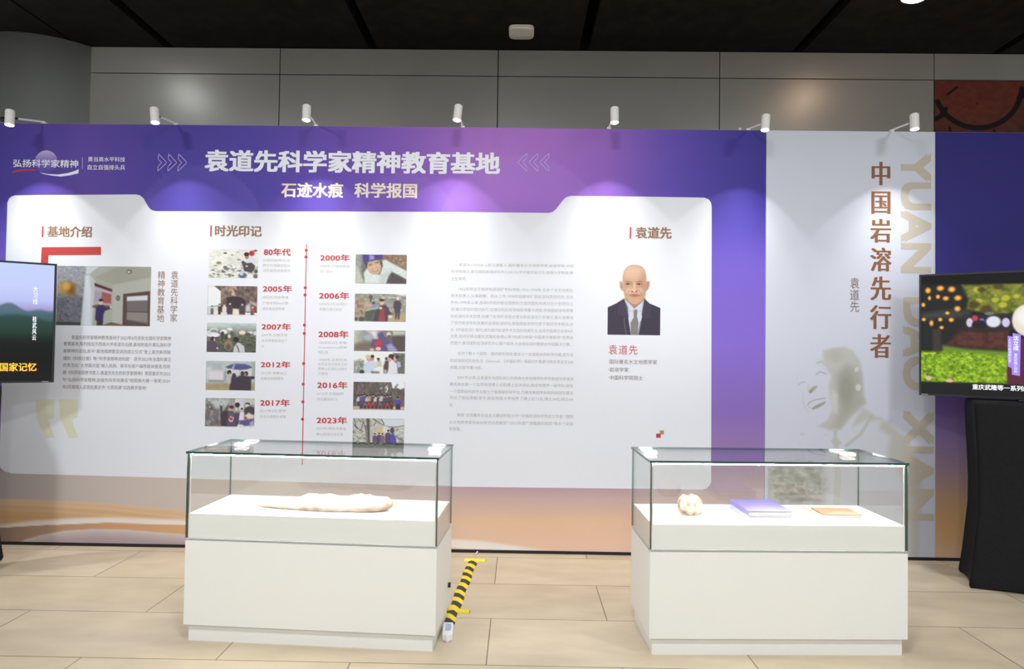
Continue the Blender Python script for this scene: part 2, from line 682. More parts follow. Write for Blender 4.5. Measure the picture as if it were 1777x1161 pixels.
# picture on the wall at the far right
p0 = at(1621, 150, WALL_Y)
wp = Pic(1600, 130, 1860, 330, 240, (86, 47, 38), 5)
wp.noise(14, 26, 18)
wp.ell(1702, 150, 92, 80, (112, 54, 40), soft=0.5)
wp.noise(8, 9, 7)
for rr, ww, cc in ((76, 9, (22, 14, 12)), (52, 1.5, (104, 48, 36)), (28, 1.2, (104, 50, 38))):
    ph = [(1697 + rr * 1.0 * math.cos(t), 150 + rr * 0.95 * math.sin(t)) for t in np.linspace(0.05, 2.75, 40)]
    wp.line(ph, ww, cc, 0.95)
wp.line([(1637, 200), (1624, 207)], 8, (20, 12, 10))
wp.line([(1641, 190), (1632, 203)], 8, (20, 12, 10))
wp.line([(1648, 222), (1651, 240)], 4, (20, 12, 10))
wp.line([(1725, 226), (1728, 242)], 4, (20, 12, 10))
wp.line([(1768, 170), (1785, 160), (1800, 172)], 8, (20, 12, 10))
wp.line([(1660, 152), (1644, 165)], 4, (34, 18, 14))
wp.ell(1695.5, 180, 2, 2, (50, 22, 18))
pr = thing('wall_picture', 'dark red-brown wall picture with a big black-ringed disc, above the right purple panel', 'picture', (p0[0] + 0.9, WALL_Y, 0))
ox = p0[0] + 0.9
zt, zb = zj - g, 2.0
bm = B()
box(bm, p0[0] + 0.002 - ox, 6.3 - ox, 0.0, 0.05, zb, zt)
obj('backing_board', bm, mat('brown_board', (80, 40, 30), 0.6), pr)
xs, zs = np.linspace(p0[0] + 0.004, p0[0] + 0.004 + (6.29 - p0[0]), wp.nx), np.linspace(zt - .002, zb + .002, wp.ny)
x1p, z1p = at(1860, 330, WALL_Y)[0], at(1860, 330, WALL_Y)[2]
xs = np.linspace(at(1600, 200, WALL_Y)[0], at(1860, 200, WALL_Y)[0], wp.nx)
zs = np.linspace(at(1700, 130, WALL_Y)[2], at(1700, 330, WALL_Y)[2], wp.ny)
Xg, Zg = np.meshgrid(xs, zs)
kp = (Xg > p0[0] + 0.004) & (Zg < zt - 0.004)
me = grid_mesh('painted_canvas', np.stack([Xg.ravel() - ox, np.full(Xg.size, -0.002), Zg.ravel()], 1), wp.nx, wp.ny, wp.ink(), kp)
link('painted_canvas', me, print_mat('painted_canvas_ink', 0.45), pr)

# white rounded box on the ceiling
ap = at_z(905, 52, CEIL_Z)
t = thing('ceiling_access_point', 'white rounded square box fixed under the black ceiling', 'ceiling device', (ap[0], ap[1], CEIL_Z - 0.035))
bm = B()
rings = []
for z, k in ((0.03, 1.0), (0.012, 1.0), (0.005, 0.97), (0.001, 0.9), (0.0, 0.8)):
    ring = []
    for a in np.linspace(0, 2 * math.pi, 48, endpoint=False):
        ca, sa = math.cos(a), math.sin(a)
        rr = 0.1 * k / (abs(ca) ** 5 + abs(sa) ** 5) ** 0.2
        ring.append(bm.verts.new((rr * ca, rr * sa, z)))
    rings.append(ring)
for r0, r1 in zip(rings[:-1], rings[1:]):
    for q in range(48):
        bm.faces.new((r0[q], r0[(q + 1) % 48], r1[(q + 1) % 48], r1[q]))
bm.faces.new(rings[0])
bm.faces.new(rings[-1])
obj('housing', bm, mat('warm_white_plastic', (214, 208, 198), 0.45), t, smooth=False)
bm = B()
box(bm, -0.06, 0.06, -0.06, 0.06, 0.028, 0.035)
obj('mounting_plate', bm, M['black_plastic'], t)


# downlights in the ceiling just above the panels
def downlight(px, py, w, col, r, label, lat=None):
    d = ray(px, py)
    P = CAM + d * ((WALL_Y + DP) / d[1])
    k = (CEIL_Z - 0.03 - P[2]) / d[2]
    x, y = P[0] + d[0] * k, P[1] - d[1] * k
    t = thing('ceiling_downlight', label, 'downlight', (x, y, CEIL_Z - 0.03))
    bm = B()
    tube(bm, (0, 0, 0.005), (0, 0, 0.03), r + 0.015, r + 0.02, 40)
    obj('rim', bm, M['lampwhite'], t)
    bm = B()
    tube(bm, (0, 0, -0.012), (0, 0, 0.006), r * 0.8, r, 40)
    obj('lens', bm, mat('lit_downlight_lens', (255, 255, 255), 0.3, emit=(np.array(col) * 255), estr=w), t)
    return t


downlight(333, 166, 52, (0.97, 0.99, 1), 0.07, 'ceiling downlight shining on the left of the grey wall')
downlight(1392, 170.4, 36, (1, 0.86, 0.74), 0.08, 'warm ceiling downlight shining on the right of the grey wall')
downlight(655, 194, 9, (1, 0.9, 0.8), 0.06, 'dim ceiling downlight between the other two')

# ------------------------------------------------------------------ exhibition panels
PT = 2.926                                    # panel top
TH = 0.08


def panel_shell(root, x0, x1, off):
    bm = B()
    box(bm, x0 - off[0], x1 - off[0], 0.0, TH, 0.02, PT, 0.002)
    obj('panel_board', bm, M['board'], root)
    bm = B()
    box(bm, x0 - off[0] + 0.002, x1 - off[0] - 0.002, -0.004, TH - 0.01, 0.0, 0.019)
    obj('base_rail', bm, M['kick'], root)


def panel_print(root, x0, x1, off, step, fn, name='printed_background'):
    nx = int((x1 - x0) / step[0]) + 1
    zs = np.concatenate([np.arange(PT - 0.001, 0.55, -step[1]), np.linspace(0.55, 0.021, int(0.53 / step[2]))])
    xs = np.linspace(x0 + .001, x1 - .001, nx)
    Xg, Zg = np.meshgrid(xs, zs)
    px, py = to_px(Xg, 0.0 * Xg, Zg)
    C = lin(np.clip(fn(px, py), 0, 255)) * 0.92
    V = np.stack([Xg.ravel() - off[0], np.full(Xg.size, -0.0003), Zg.ravel()], 1)
    return link(name, grid_mesh(name, V, nx, len(zs), C), PRINT, root)


XL = at(-330, 580)[0]
XA = at(1328.5, 520)[0]
XB = at(1622.5, 520)[0]
XR = at(2080, 580)[0]


def smooth(a, b, x):
    t = np.clip((x - a) / (b - a), 0, 1)
    return t * t * (3 - 2 * t)


def main_print(px, py):
    head = interp(px, [-330, 0, 150, 300, 430, 560, 700, 850, 960, 1060, 1160, 1260, 1330],
                  [(60, 50, 128), (70, 58, 140), (92, 70, 150), (70, 58, 142), (76, 62, 150), (94, 72, 160), (120, 84, 172), (160, 108, 186),
                   (152, 102, 182), (132, 90, 172), (92, 72, 160), (66, 55, 140), (54, 44, 128)])
    head = head * np.array([1.06, 1.06, 1.12])
    # lighter towards the top in the middle of the header
    k = smooth(330, 220, py) * np.exp(-((px - 870) / 260.0) ** 2) * 0.25
    head = head + k[..., None] * (np.array([190, 130, 205]) - head)
    side = interp(py, [220, 420, 600, 720, 800, 835, 865, 905, 950],  # lamp glow on the side strip is mixed into its lavender tones
                  [(64, 52, 140), (110, 90, 198), (132, 105, 206), (138, 108, 186), (154, 124, 172), (176, 150, 168), (200, 172, 168), (226, 190, 160), (228, 192, 172)])
    t = smooth(330, 480, py)[..., None]
    c = head * (1 - t) + side * t
    # faint arcs of the spotlight beams, painted into the header colour
    for cx, cy, r in ((345, 395, 110), (905, 420, 150), (700, 395, 95)):
        d = np.hypot(px - cx, py - cy)
        m = smooth(r + 1.5, r - 1.5, d) * 0.10 * smooth(r * 0.2, r, d)
        c = c + m[..., None] * (np.array([190, 170, 250]) - c)
    # bottom artwork at the left: dunes
    zx, zy = px * 5.385, (py - 800) * 5.385
    wl = smooth(860, 560, px)
    base = interp(px, [-100, 110, 330, 700, 1000], [(168, 158, 158), (196, 184, 178), (204, 190, 182), (206, 186, 178), (206, 184, 180)])
    m = (wl * smooth(60, 120, zy))[..., None]
    c = c * (1 - m) + base * m
    top = np.interp(zx, [-600, 0, 400, 1000, 1777, 3600], [352, 350, 362, 392, 468, 640])
    m = (smooth(-6, 14, zy - top) * wl)[..., None]
    c = c * (1 - m) + interp(zy - top, [0, 60, 180, 300], [(222, 188, 158), (214, 176, 136), (206, 164, 118), (214, 182, 142)]) * m
    for off, amp in ((45, 0.35), (100, 0.25)):
        ln = top + off + (zx / 1777.0) * 20
        m = (np.exp(-((zy - ln) / 9.0) ** 2) * amp * wl)[..., None]
        c = c + m * (np.array([238, 208, 186]) - c)
    bt = np.interp(zx, [-600, 0, 300, 700, 1000, 1777, 3200, 4500, 5400], [680, 612, 572, 545, 535, 562, 680, 760, 890])
    bb = np.interp(zx, [-600, 0, 400, 1000, 1777, 3200, 4500, 5400], [700, 622, 600, 576, 600, 730, 830, 910])
    wb = smooth(1000, 900, px)
    m = (smooth(-34, 10, zy - bt) * smooth(6, -3, zy - bb) * wb)[..., None]
    c = c + m * (np.array([236, 230, 228]) - c) * 0.9
    m = (smooth(-2, 6, zy - bb) * wl)[..., None]
    c = c * (1 - m) + interp(zx, [0, 400, 1000, 1777, 4000], [(150, 126, 112), (178, 146, 120), (206, 156, 118), (214, 168, 120), (224, 190, 160)]) * m
    arc = np.interp(zx, [0, 230, 400, 600, 900, 1200, 1777, 2600, 4500, 5300], [900, 736, 690, 652, 634, 643, 690, 760, 830, 920])
    m = (smooth(-4, 5, zy - arc) * wb)[..., None]
    lo = interp(zy - arc, [0, 30, 90, 160], [(214, 202, 198), (196, 182, 182), (176, 156, 162), (174, 150, 154)])
    c = c * (1 - m) + lo * m
    return c


off = ((XL + XA) / 2, 0, 0)
main = thing('exhibition_panel', 'long purple exhibition panel with white inset, photo timeline and large white title', 'display panel', off)
panel_shell(main, XL, XA - 0.002, off)
panel_print(main, XL, XA - 0.002, off, (0.016, 0.03, 0.0075), main_print)

# white inset with shaped top
ins = [(13, 352), (15, 346), (19, 341.5), (26, 339)]
ins += [(60, 338.6), (150, 338), (236, 337.5), (243, 339), (249, 344), (254, 353), (259, 361), (264, 365), (271, 366.5)]
ins += [(400, 366.8), (600, 367), (800, 368), (952, 369.5), (959, 368), (965, 363), (971, 355), (977, 347), (983, 342), (990, 340)]
ins += [(1100, 341), (1222, 343), (1230, 346), (1234, 352), (1235, 360), (1234.6, 600), (1234, 836), (1231, 843), (1226, 847.5), (1217, 849.5)]
ins += [(780, 844.5), (320, 830), (20, 821.5), (8, 818), (1, 812), (-1, 803), (6, 580)]
q = [at(a, b) for a, b in ins]
bm = B()
vs = [bm.verts.new((p[0], -0.0006, p[2])) for p in q]
for tri in tessellate_polygon([[Vector((p[0], p[2], 0)) for p in q]]):
    bm.faces.new([vs[i] for i in tri])
obj('printed_inset', bm, noisy(mat('white_inset_print', (222, 225, 233), 0.55, 0, 0.3), (0.5, 1, 0.5), (218, 221, 230), (226, 228, 235), nscale=1.2), main, (-off[0], 0, 0))['label'] = 'white inset print with notched top edge'

# title, subtitle, logo
ptext('title_text', '袁道先科学家精神教育基地', (355, 262, 868, 300.5), M['title'], main, off, 0.034, 'large white title lettering')
text_lines('subtitle_text', [fit_text('石迹水痕', pxbox(488, 317, 596, 343), 0.028), fit_text('科学报国', pxbox(615, 317.5, 724, 343.5), 0.028)],
         M['gold_l'], main, off, label='cream subtitle lettering')
disc = Pic(60, 259, 100, 300, 60, (112, 92, 180))
disc.C = interp(disc.Y, [261, 275, 287, 299], [(196, 186, 226), (150, 134, 206), (112, 92, 184), (98, 78, 172)])
em = np.hypot(disc.X - 80.2, disc.Y - 280.5) < 19
cx0, cx1 = at(60, 280)[0], at(100, 280)[0]
cz0, cz1 = at(80, 259)[2], at(80, 300)[2]
Xg, Zg = np.meshgrid(np.linspace(cx0, cx1, disc.nx), np.linspace(cz0, cz1, disc.ny))
me = grid_mesh('logo_disc', np.stack([Xg.ravel() - off[0], np.full(Xg.size, -0.0008), Zg.ravel()], 1), disc.nx, disc.ny, disc.ink(.92), em)
link('logo_disc', me, PRINT, main)['label'] = 'pale lilac disc of the logo'
z5 = lambda x, y: (10 + x * 0.18, 250 + y * 0.18)
ppoly('logo_swoosh', [[z5(*p) for p in ((65, 284), (66, 262), (120, 247), (190, 240), (270, 244), (320, 252), (270, 259), (190, 258), (110, 270))]], M['red'], main, off)['label'] = 'red swoosh of the logo'
ppoly('logo_swoosh', [[z5(*p) for p in ((322, 272), (400, 288), (500, 294), (600, 280), (660, 262), (704, 243), (702, 282), (620, 302), (530, 314), (440, 304), (370, 290))]], M['title'], main, off)['label'] = 'white swoosh of the logo'
text_lines('logo_text', [fit_text('弘扬科学家精神', pxbox(23, 277, 136, 290.5), 0.012), fit_text('勇当高水平科技', pxbox(153, 272.3, 217.4, 280.8), 0.006),
                       fit_text('自立自强排头兵', pxbox(152.5, 286, 217.2, 295), 0.006)], M['title'], main, off, label='white logo lettering')
ppoly('logo_divider', [[(143, 273), (144, 273), (143.6, 293.5), (142.6, 293.5)]], M['lilac'], main, off)
for k in range(3):
    pts = [z5(1475 + 97 * k, 95), z5(1553 + 97 * k, 180), z5(1465 + 97 * k, 263), z5(1468 + 97 * k, 215), z5(1505 + 97 * k, 180), z5(1470 + 97 * k, 145)]
    ppoly('printed_arrow', stroke(pts, 1.1, True), M['lilac'], main, off)
    pts = [(914.5 + 19 * k, 266), (898.3 + 19 * k, 281.5), (914.7 + 19 * k, 297.5), (914.2 + 19 * k, 289.5), (906.5 + 19 * k, 281.5), (914.2 + 19 * k, 274)]
    ppoly('printed_arrow', stroke(pts, 1.1, True), M['lilac'], main, off)

# section headings
for s, b, bar in (('基地介绍', (82.2, 392.4, 160, 411.8), (73, 76)), ('时光印记', (373, 391.2, 454.5, 410.6), (365.2, 368)), ('袁道先', (1102.4, 394, 1165.5, 414.4), (1092.8, 1095.8))):
    ptext('heading_text', s, b, M['brown'], main, off, 0.03, 'brown section heading')
    ppoly('heading_bar', [[(bar[0], b[1]), (bar[1], b[1]), (bar[1] - .6, b[3]), (bar[0] - .6, b[3])]], M['red'], main, off)
ppoly('bracket_mark', [[(72.5, 429), (175.5, 428.4), (175.5, 442.6), (84.5, 443), (83.2, 466), (70.6, 466)]], M['red_d'], main, off)['label'] = 'thick red corner bracket'
zq = lambda x, y: (x * 0.4316, 660 + y * 0.4316)
for dx in (0, 95):
    ppoly('quote_mark', [[zq(x + dx, y) for x, y in ((143, 77), (219, 77), (217, 150), (192, 155), (220, 230), (183, 232), (148, 152))]], M['quote'], main, off)
text_lines('vertical_text', [fit_text('\n'.join('袁道先科学家'), pxbox(296, 470.5, 308.6, 558.5), 0.002), fit_text('\n'.join('精神教育基地'), pxbox(273, 470.5, 286, 558.5), 0.002)],
         M['brown'], main, off)
T = ['袁道先科学家精神教育基地于2023年6月获批全国科学家精神', '教育基地,陈列馆位于西南大学袁道先旧居,基地积极开展弘扬科学', '家精神的活动,其中“基地揭牌暨宣讲团成立仪式”登上重庆新闻联',
     '播和《科技日报》等;“科学家精神进校园”   获评2023年全国科普日', '优秀活动;“大师面对面”被人民网、新华社客户端等媒体报道;短视',
     '频《科研培固教书育人:袁道先先生的科学家精神》荣获重庆市2023', '年“弘扬科学家精神,加强作风学风建设”短视频大赛一等奖;2024', '年3月基地入选首批重庆市“大思政课”实践教学基地!']
ys = [380 + .2585 * y for y in (798, 842, 890, 939, 986, 1034, 1083, 1130)]
text_lines('paragraph_line', para(T, 111, 297, ys, 7.2, 108.5, 295, 0.003, 13, (0,), {7: 254}), M['text'], main, off)

# timeline
ppoly('timeline_line', stroke([(531.8, 424.3), (524.6, 806)], 1.5), M['red'], main, off)
for x, y in ((531.5, 434.5), (531.1, 446), (529.9, 499.5), (529.4, 511.8), (528.4, 564.2), (528.1, 578.6), (527, 631), (526.3, 666.6), (525.7, 697.4), (525.1, 727.5)):
    ppoly('timeline_dot', [[(x + 2.7 * math.cos(a), y + 2.7 * math.sin(a)) for a in np.linspace(0, 2 * math.pi, 16, endpoint=False)]], M['red'], main, off, -0.0013)
for s, b in (('80年代', (458, 431, 504.6, 444)), ('2005年', (456.3, 495.2, 506.8, 507.3)), ('2007年', (454, 561, 505, 573)), ('2012年', (452.6, 626.9, 504.2, 638.4)),
             ('2017年', (451.5, 692.7, 503, 705.2)), ('2000年', (555.8, 441.3, 607.3, 453.4)), ('2006年', (554, 506.9, 606, 519.4)), ('2008年', (552.5, 573.6, 605, 586.4)),
             ('2016年', (550.7, 662, 603, 674.6)), ('2023年', (549.6, 723.1, 602.3, 735.6))):
    ptext('year_text', s, b, M['red'], main, off, 0.03, csp=1.05)
za = lambda y: 380 + .2195 * y
zb_ = lambda y: 590 + .2195 * y
zx_ = lambda x: 340 + .2195 * x
for lines, x0, x1, ys, sh in (
        (['20世纪80年代,在', '野外利用碳定铅计', '试剂盒测试岩溶水'], 530, 748, [za(327), za(368), za(408)], None),
        (['2005年,同世界遗', '产地专家Smith教', '授检查后湖考察'], 525, 732, [za(620), za(665), za(710)], {2: 702}),
        (['2007年,在重庆青', '木关考察岩溶地下', '水'], 518, 722, [za(918), za(962), zb_(48)], {2: 540}),
        (['2012年,考察金山', '金银花种植情况'], 512, 718, [zb_(262), zb_(305)], {1: 692}),
        (['2017年7月,带学', '生在云南野外考察'], 506, 712, [zb_(560), zb_(606)], None),
        (['2000年,在桂林岩溶', '洞穴前行'], 980, 1215, [za(373), za(415)], {1: 1082}),
        (['2006年3月,在南川', '考察石漠化现状'], 975, 1195, [za(672), za(715)], {1: 1155}),
        (['·2008年4月,考察', 'Guanaterray国家', '地质公园'], 966, 1195, [zb_(22), zb_(60), zb_(97)], {2: 1042}),
        (['·2008年,应贵阳地', '化所王世杰院长之约', '黄果山石漠化治理示', '范基地'], 966, 1195, [zb_(157), zb_(192), zb_(228), zb_(265)], {3: 1042}),
        (['2016年,在桃园带', '学生翻译实习'], 958, 1168, [zb_(425), zb_(468)], {1: 1115}),
        (['2023年,带队考察金', '佛山岩溶生态环境'], 952, 1190, [zb_(700), zb_(745)], {1: 1165}),
        (['桂华精英亮台', '2023年“全球科技'], 950, 1160, [zb_(815), zb_(875)], {0: 1110})):
    text_lines('caption_line', para(lines, zx_(x0), zx_(x1), ys, 5.2, short={k: zx_(v) for k, v in sh.items()} if sh else None), M['text_l'], main, off)

# long biography text
BT = [(['袁道先(1933.8- ),浙江诸暨人,国际著名水文地质学家,岩溶学家,中国', '科学院院士,曾任国际岩溶研究中心(IRCK)学术委员会主任,西南大学教授,博', '士生导师。'], [461, 472.7, 483.9], {2: 810}),
      (['1952年毕业于南京地质探矿专科学校;1953-1978年,任多个水文地质队', '技术负责人,从事勘察、找水工作;1978年组建地矿部岩溶地质研究所,任任', '所长;1990年以来,连续5次组织联合国教科文组织国际地质对比计划项目立',
        '项,通过项目的成功执行,在理论和应用领域取得重大成就,将我国岩溶地质推', '向岩溶的学术优势,创建了岩溶形态组合理论和岩溶动力学理论,极大地推动', '了现代岩溶学的发展的全球岩溶研究;使我国岩溶研究居于国际学术前沿,创',
        '办《中国岩溶》期刊,成为国内岩溶学术交流的权威平台;总结中国南方岩溶4大', '优势,支持并推动重庆武隆和金佛山等7地成功申报“中国南方喀斯特”世界自', '然遗产;推动国际岩溶研究中心落户桂林,为全球岩溶问题提出中国解决方案。'],
       [502.9, 514.4, 526.1, 537.9, 549.9, 561.5, 573.5, 584.7, 596.4], {8: 991}),
      (['主持了数十个国际、国内研究项目,提出15个岩溶相关的科学问题,成为全', '和岩溶研究的目标,在《Science》《中国科学》等国内外重要刊物发表论文300', '余篇,出版专著10部。'], [614.6, 627, 637.8], {2: 837}),
      (['2001年以来,以袁道先为团队核心的西南大学地理学科学学校成功申请到', '重庆高校第一个自然地理博士点和博士后流动站,建成地理学一级学科,获批', '一个国家级科技平台和七个省部级科研平台,为重庆高校学科和科研团队建设',
        '作出了突出贡献;至今,他在西南大学培养了博士后12名,博士34名,硕士64', '名。'], [656.4, 668.1, 680.5, 691.5, 702.5], {4: 787}),
      (['荣获“全国青年社会主义建设积极分子”“中国岩溶科学先进工作者”“国际', '水文地质学家协会50年杰出贡献奖”“2012年度广西最高科技奖”等多个奖励', '和荣誉。'], [721.5, 734, 744.3], {2: 800})]
for lines, ys, sh in BT:
    xl0 = 783.2 - (ys[0] - 461) * 0.0135
    xl1 = 783.2 - (ys[-1] - 461) * 0.0135
    text_lines('paragraph_line', para(lines, xl0, 995, ys, 6.3, xl1, 994, 0.002, 13, (0,), sh), M['text_l'], main, off)

ptext('name_text', '袁道先', (1056, 598.8, 1106.3, 615.4), M['red'], main, off, -0.004, 'thin red name lettering', csp=1.15)
text_lines('paragraph_line', [fit_text('·国际著名水文地质学家', pxbox(1055.5, 624.2, 1140.5, 632)), fit_text('·岩溶学家', pxbox(1055.5, 637.6, 1091, 645.3)),
                            fit_text('·中国科学院院士', pxbox(1055.5, 651.8, 1115.5, 659.5))], M['brown_g'], main, off)
ppoly('square_mark', [[(1145, 747), (1152, 747), (1152, 754), (1145, 754)]], M['tan'], main, off)
ppoly('square_mark', [[(1138.6, 752.4), (1146.4, 752.4), (1146.4, 759.8), (1138.6, 759.8)]], M['red'], main, off, -0.0013)

# printed photographs on the inset
def photo(px, fr, pic, label):
    o = pane('printed_photo', *px, pic, main, off)
    o['label'] = label
    return o


GREY = [(150, 150, 142), (120, 118, 112), (92, 90, 88), (180, 180, 172), (205, 206, 200)]

p = Pic(130, 140, 1650, 1025, 130, (226, 226, 220), 11)
p.noise(16, 160, 90).noise(10, 60, 35)
p.blobs(60, 130, 560, 1650, 1025, 30, 110, [(196, 196, 186), (172, 172, 164), (214, 214, 206), (232, 232, 228)], 0.5)
p.blobs(22, 130, 650, 1000, 1000, 15, 60, [(120, 124, 124), (96, 98, 100), (150, 150, 140)], 0.45)
for x, y, a, b, c in ((635, 255, 55, 25, (70, 72, 72)), (845, 312, 45, 18, (150, 150, 142)), (1020, 225, 50, 22, (180, 180, 170)), (200, 360, 40, 12, (190, 190, 182)), (1560, 170, 50, 28, (70, 70, 76)),
                      (440, 560, 80, 45, (140, 134, 112)), (340, 640, 55, 20, (150, 138, 118)), (1060, 455, 60, 25, (150, 136, 130)), (640, 690, 60, 40, (100, 104, 100)), (690, 740, 80, 45, (118, 116, 112)),
                      (580, 830, 60, 30, (98, 90, 96)), (1080, 800, 75, 25, (120, 120, 114)), (430, 915, 50, 18, (90, 94, 94)), (770, 925, 60, 40, (130, 126, 116)), (1590, 810, 60, 60, (90, 92, 92)), (1580, 960, 70, 70, (110, 106, 100))):
    p.ell(x, y, a, b, c, soft=0.6)
p.ell(1450, 255, 85, 85, (196, 52, 56), soft=0.3)
p.poly([(1260, 440), (1360, 330), (1480, 340), (1570, 440), (1600, 560), (1540, 640), (1420, 560), (1250, 520)], (214, 216, 226), soft=2)
p.poly([(1130, 520), (1190, 480), (1300, 560), (1450, 540), (1560, 640), (1540, 760), (1450, 860), (1220, 800), (1190, 660)], (82, 72, 76), soft=2)
p.ell(1300, 350, 65, 85, (170, 130, 110))
p.ell(1290, 285, 80, 60, (52, 44, 46))
p.ell(1300, 650, 40, 28, (200, 180, 170))
p.ell(1180, 940, 130, 85, (96, 100, 130), soft=0.5).ell(1150, 890, 60, 50, (200, 204, 222), soft=0.6)
photo((362.3, 432.9, 447.9, 482.7), None, p, 'printed photo of a person in a white shirt crouching on pale rocks')

p = Pic(95, 115, 1625, 1005, 130, (108, 92, 88), 12)
p.noise(30, 90, 120).noise(16, 40, 50)
p.poly([(560, 115), (720, 115), (720, 420), (520, 560), (500, 300)], (150, 132, 116), soft=4)
p.poly([(740, 115), (960, 115), (960, 420), (760, 430)], (206, 176, 146), soft=4).rect(770, 130, 900, 230, (170, 120, 116), .7)
p.blobs(40, 520, 120, 1620, 480, 12, 60, [(90, 78, 76), (136, 118, 106), (168, 150, 130), (84, 78, 74)], 1.3, .6)
p.poly([(95, 115), (290, 115), (500, 280), (505, 700), (95, 770)], (234, 237, 240), soft=2)
p.poly([(680, 470), (850, 430), (1100, 450), (1280, 560), (1290, 760), (1050, 830), (850, 800), (680, 640)], (62, 54, 58), soft=3)
p.poly([(95, 770), (430, 730), (430, 1005), (95, 1005)], (206, 216, 214), soft=3)
p.poly([(300, 900), (480, 860), (560, 1005), (280, 1005)], (246, 226, 208), soft=3)
p.rect(500, 930, 1625, 1005, (236, 226, 222)).poly([(880, 810), (1060, 820), (1090, 1005), (850, 1005)], (238, 222, 206), soft=3)
p.poly([(1270, 720), (1400, 640), (1440, 900), (1280, 900)], (190, 196, 192), soft=4)
p.poly([(1400, 560), (1620, 650), (1620, 740), (1400, 640)], (180, 176, 168), soft=4)
for x, w, t, c in ((240, 90, 750, (112, 96, 108)), (470, 80, 690, (60, 56, 60)), (620, 130, 680, (226, 214, 212)), (790, 165, 640, (78, 68, 84)), (1170, 180, 660, (80, 68, 78)), (1490, 110, 740, (206, 72, 72))):
    p.poly([(x - w / 2, 990), (x - w / 2, t + 90), (x - w / 4, t + 50), (x + w / 4, t + 50), (x + w / 2, t + 90), (x + w / 2, 990)], c, soft=2)
    p.ell(x, t + 15, 34, 40, (222, 196, 186))
    p.ell(x, t - 8, 34, 22, (90, 80, 80))
p.rect(1430, 880, 1510, 1005, (90, 92, 108))
photo((360.3, 496.5, 446.4, 546.6), None, p, 'printed photo of people standing at a dark cave mouth')

p = Pic(160, 100, 1680, 1000, 130, (104, 104, 98), 13)
p.C = interp(p.Y, [100, 300, 420, 560, 1000], [(194, 208, 206), (150, 160, 156), (128, 132, 122), (96, 100, 84), (84, 86, 80)])
p.noise(16, 120, 30).noise(22, 45, 35, p.Y > 330)
p.poly([(160, 110), (760, 130), (900, 220), (160, 260)], (206, 216, 214), .6, 6)
p.blobs(60, 500, 420, 1680, 760, 10, 32, [(120, 128, 70), (72, 84, 50), (140, 136, 120), (62, 66, 56)], .8, .8)
for x, y, a, b, c in ((370, 330, 130, 75, (206, 216, 214)), (370, 365, 110, 60, (140, 150, 148)), (680, 370, 110, 70, (226, 228, 236)), (860, 290, 90, 40, (232, 230, 224)), (350, 470, 210, 75, (232, 232, 240)), (1250, 390, 100, 60, (236, 214, 196)),
                      (1500, 385, 90, 40, (206, 206, 196)), (1650, 410, 60, 60, (206, 206, 216)), (220, 400, 70, 60, (206, 212, 210)), (640, 470, 60, 110, (84, 70, 84)), (760, 530, 50, 80, (70, 62, 66)), (930, 440, 60, 80, (92, 92, 88)), (1420, 450, 80, 60, (92, 88, 84)), (850, 510, 50, 60, (206, 200, 192))):
    p.ell(x, y, a, b, c, soft=0.3)
p.rect(160, 520, 260, 660, (128, 128, 118), .6)
p.poly([(165, 1000), (170, 720), (260, 650), (400, 660), (470, 760), (500, 1000)], (92, 76, 92), soft=3)
p.ell(340, 590, 70, 70, (70, 58, 62)).ell(395, 620, 30, 40, (196, 160, 150)).ell(490, 880, 28, 26, (206, 204, 206))
p.ell(830, 790, 135, 165, (142, 126, 112), soft=.3).ell(830, 840, 80, 100, (104, 88, 80), soft=.6)
p.poly([(980, 1000), (1000, 840), (1120, 690), (1200, 720), (1320, 820), (1350, 1000)], (198, 202, 206), soft=2)
p.line([(1090, 790), (1140, 900), (1160, 1000)], 30, (82, 78, 82))
p.ell(1060, 610, 82, 82, (44, 46, 50))
photo((359, 560.6, 444.5, 611.3), None, p, 'printed photo of a crowd with white umbrellas outdoors')

p = Pic(130, 120, 1650, 1020, 130, (178, 188, 190), 14)
p.noise(12, 140, 90)
p.poly([(150, 300), (290, 320), (300, 700), (150, 700)], (206, 214, 220), .8, 4)
p.rect(210, 390, 690, 740, (206, 200, 206), .9).rect(230, 450, 640, 690, (218, 212, 216)).rect(210, 700, 700, 780, (148, 156, 152), .9)
p.rect(690, 430, 760, 740, (146, 160, 164), .8).rect(800, 330, 1560, 560, (210, 212, 208), .8)
p.poly([(130, 820), (860, 790), (1650, 800), (1650, 1020), (130, 1020)], (166, 150, 116), soft=5)
p.noise(10, 60, 25, p.Y > 800)
p.rect(1540, 120, 1650, 640, (160, 162, 158), .7)
p.poly([(740, 300), (880, 230), (1100, 190), (1350, 200), (1500, 260), (1550, 310), (1400, 360), (1200, 385), (980, 370)], (96, 92, 150), soft=2)
p.poly([(740, 300), (880, 235), (960, 230), (920, 350), (800, 345)], (72, 100, 116), soft=2).poly([(960, 250), (1020, 230), (990, 360), (920, 350)], (176, 168, 210), soft=2)
p.poly([(1000, 290), (1300, 270), (1540, 300), (1350, 365), (1000, 365)], (78, 84, 120), .7, 3)
p.line([(1180, 380), (1180, 600)], 10, (90, 84, 96))
p.poly([(860, 1010), (900, 640), (960, 490), (1040, 500), (1080, 620), (1180, 560), (1320, 560), (1440, 580), (1620, 590), (1630, 650), (1530, 680), (1530, 1020)], (68, 60, 72), soft=2)
p.poly([(830, 830), (850, 540), (930, 520), (900, 800)], (196, 190, 176), .9, 3)
p.ell(850, 465, 68, 70, (56, 54, 58)).ell(870, 520, 36, 34, (190, 166, 156))
p.ell(1255, 500, 55, 80, (66, 58, 58)).ell(1370, 500, 65, 75, (60, 54, 56)).ell(1345, 530, 45, 50, (150, 120, 112))
p.ell(1575, 620, 60, 40, (58, 54, 68))
photo((357.3, 626.8, 442.9, 677.4), None, p, 'printed photo of people under a purple umbrella')

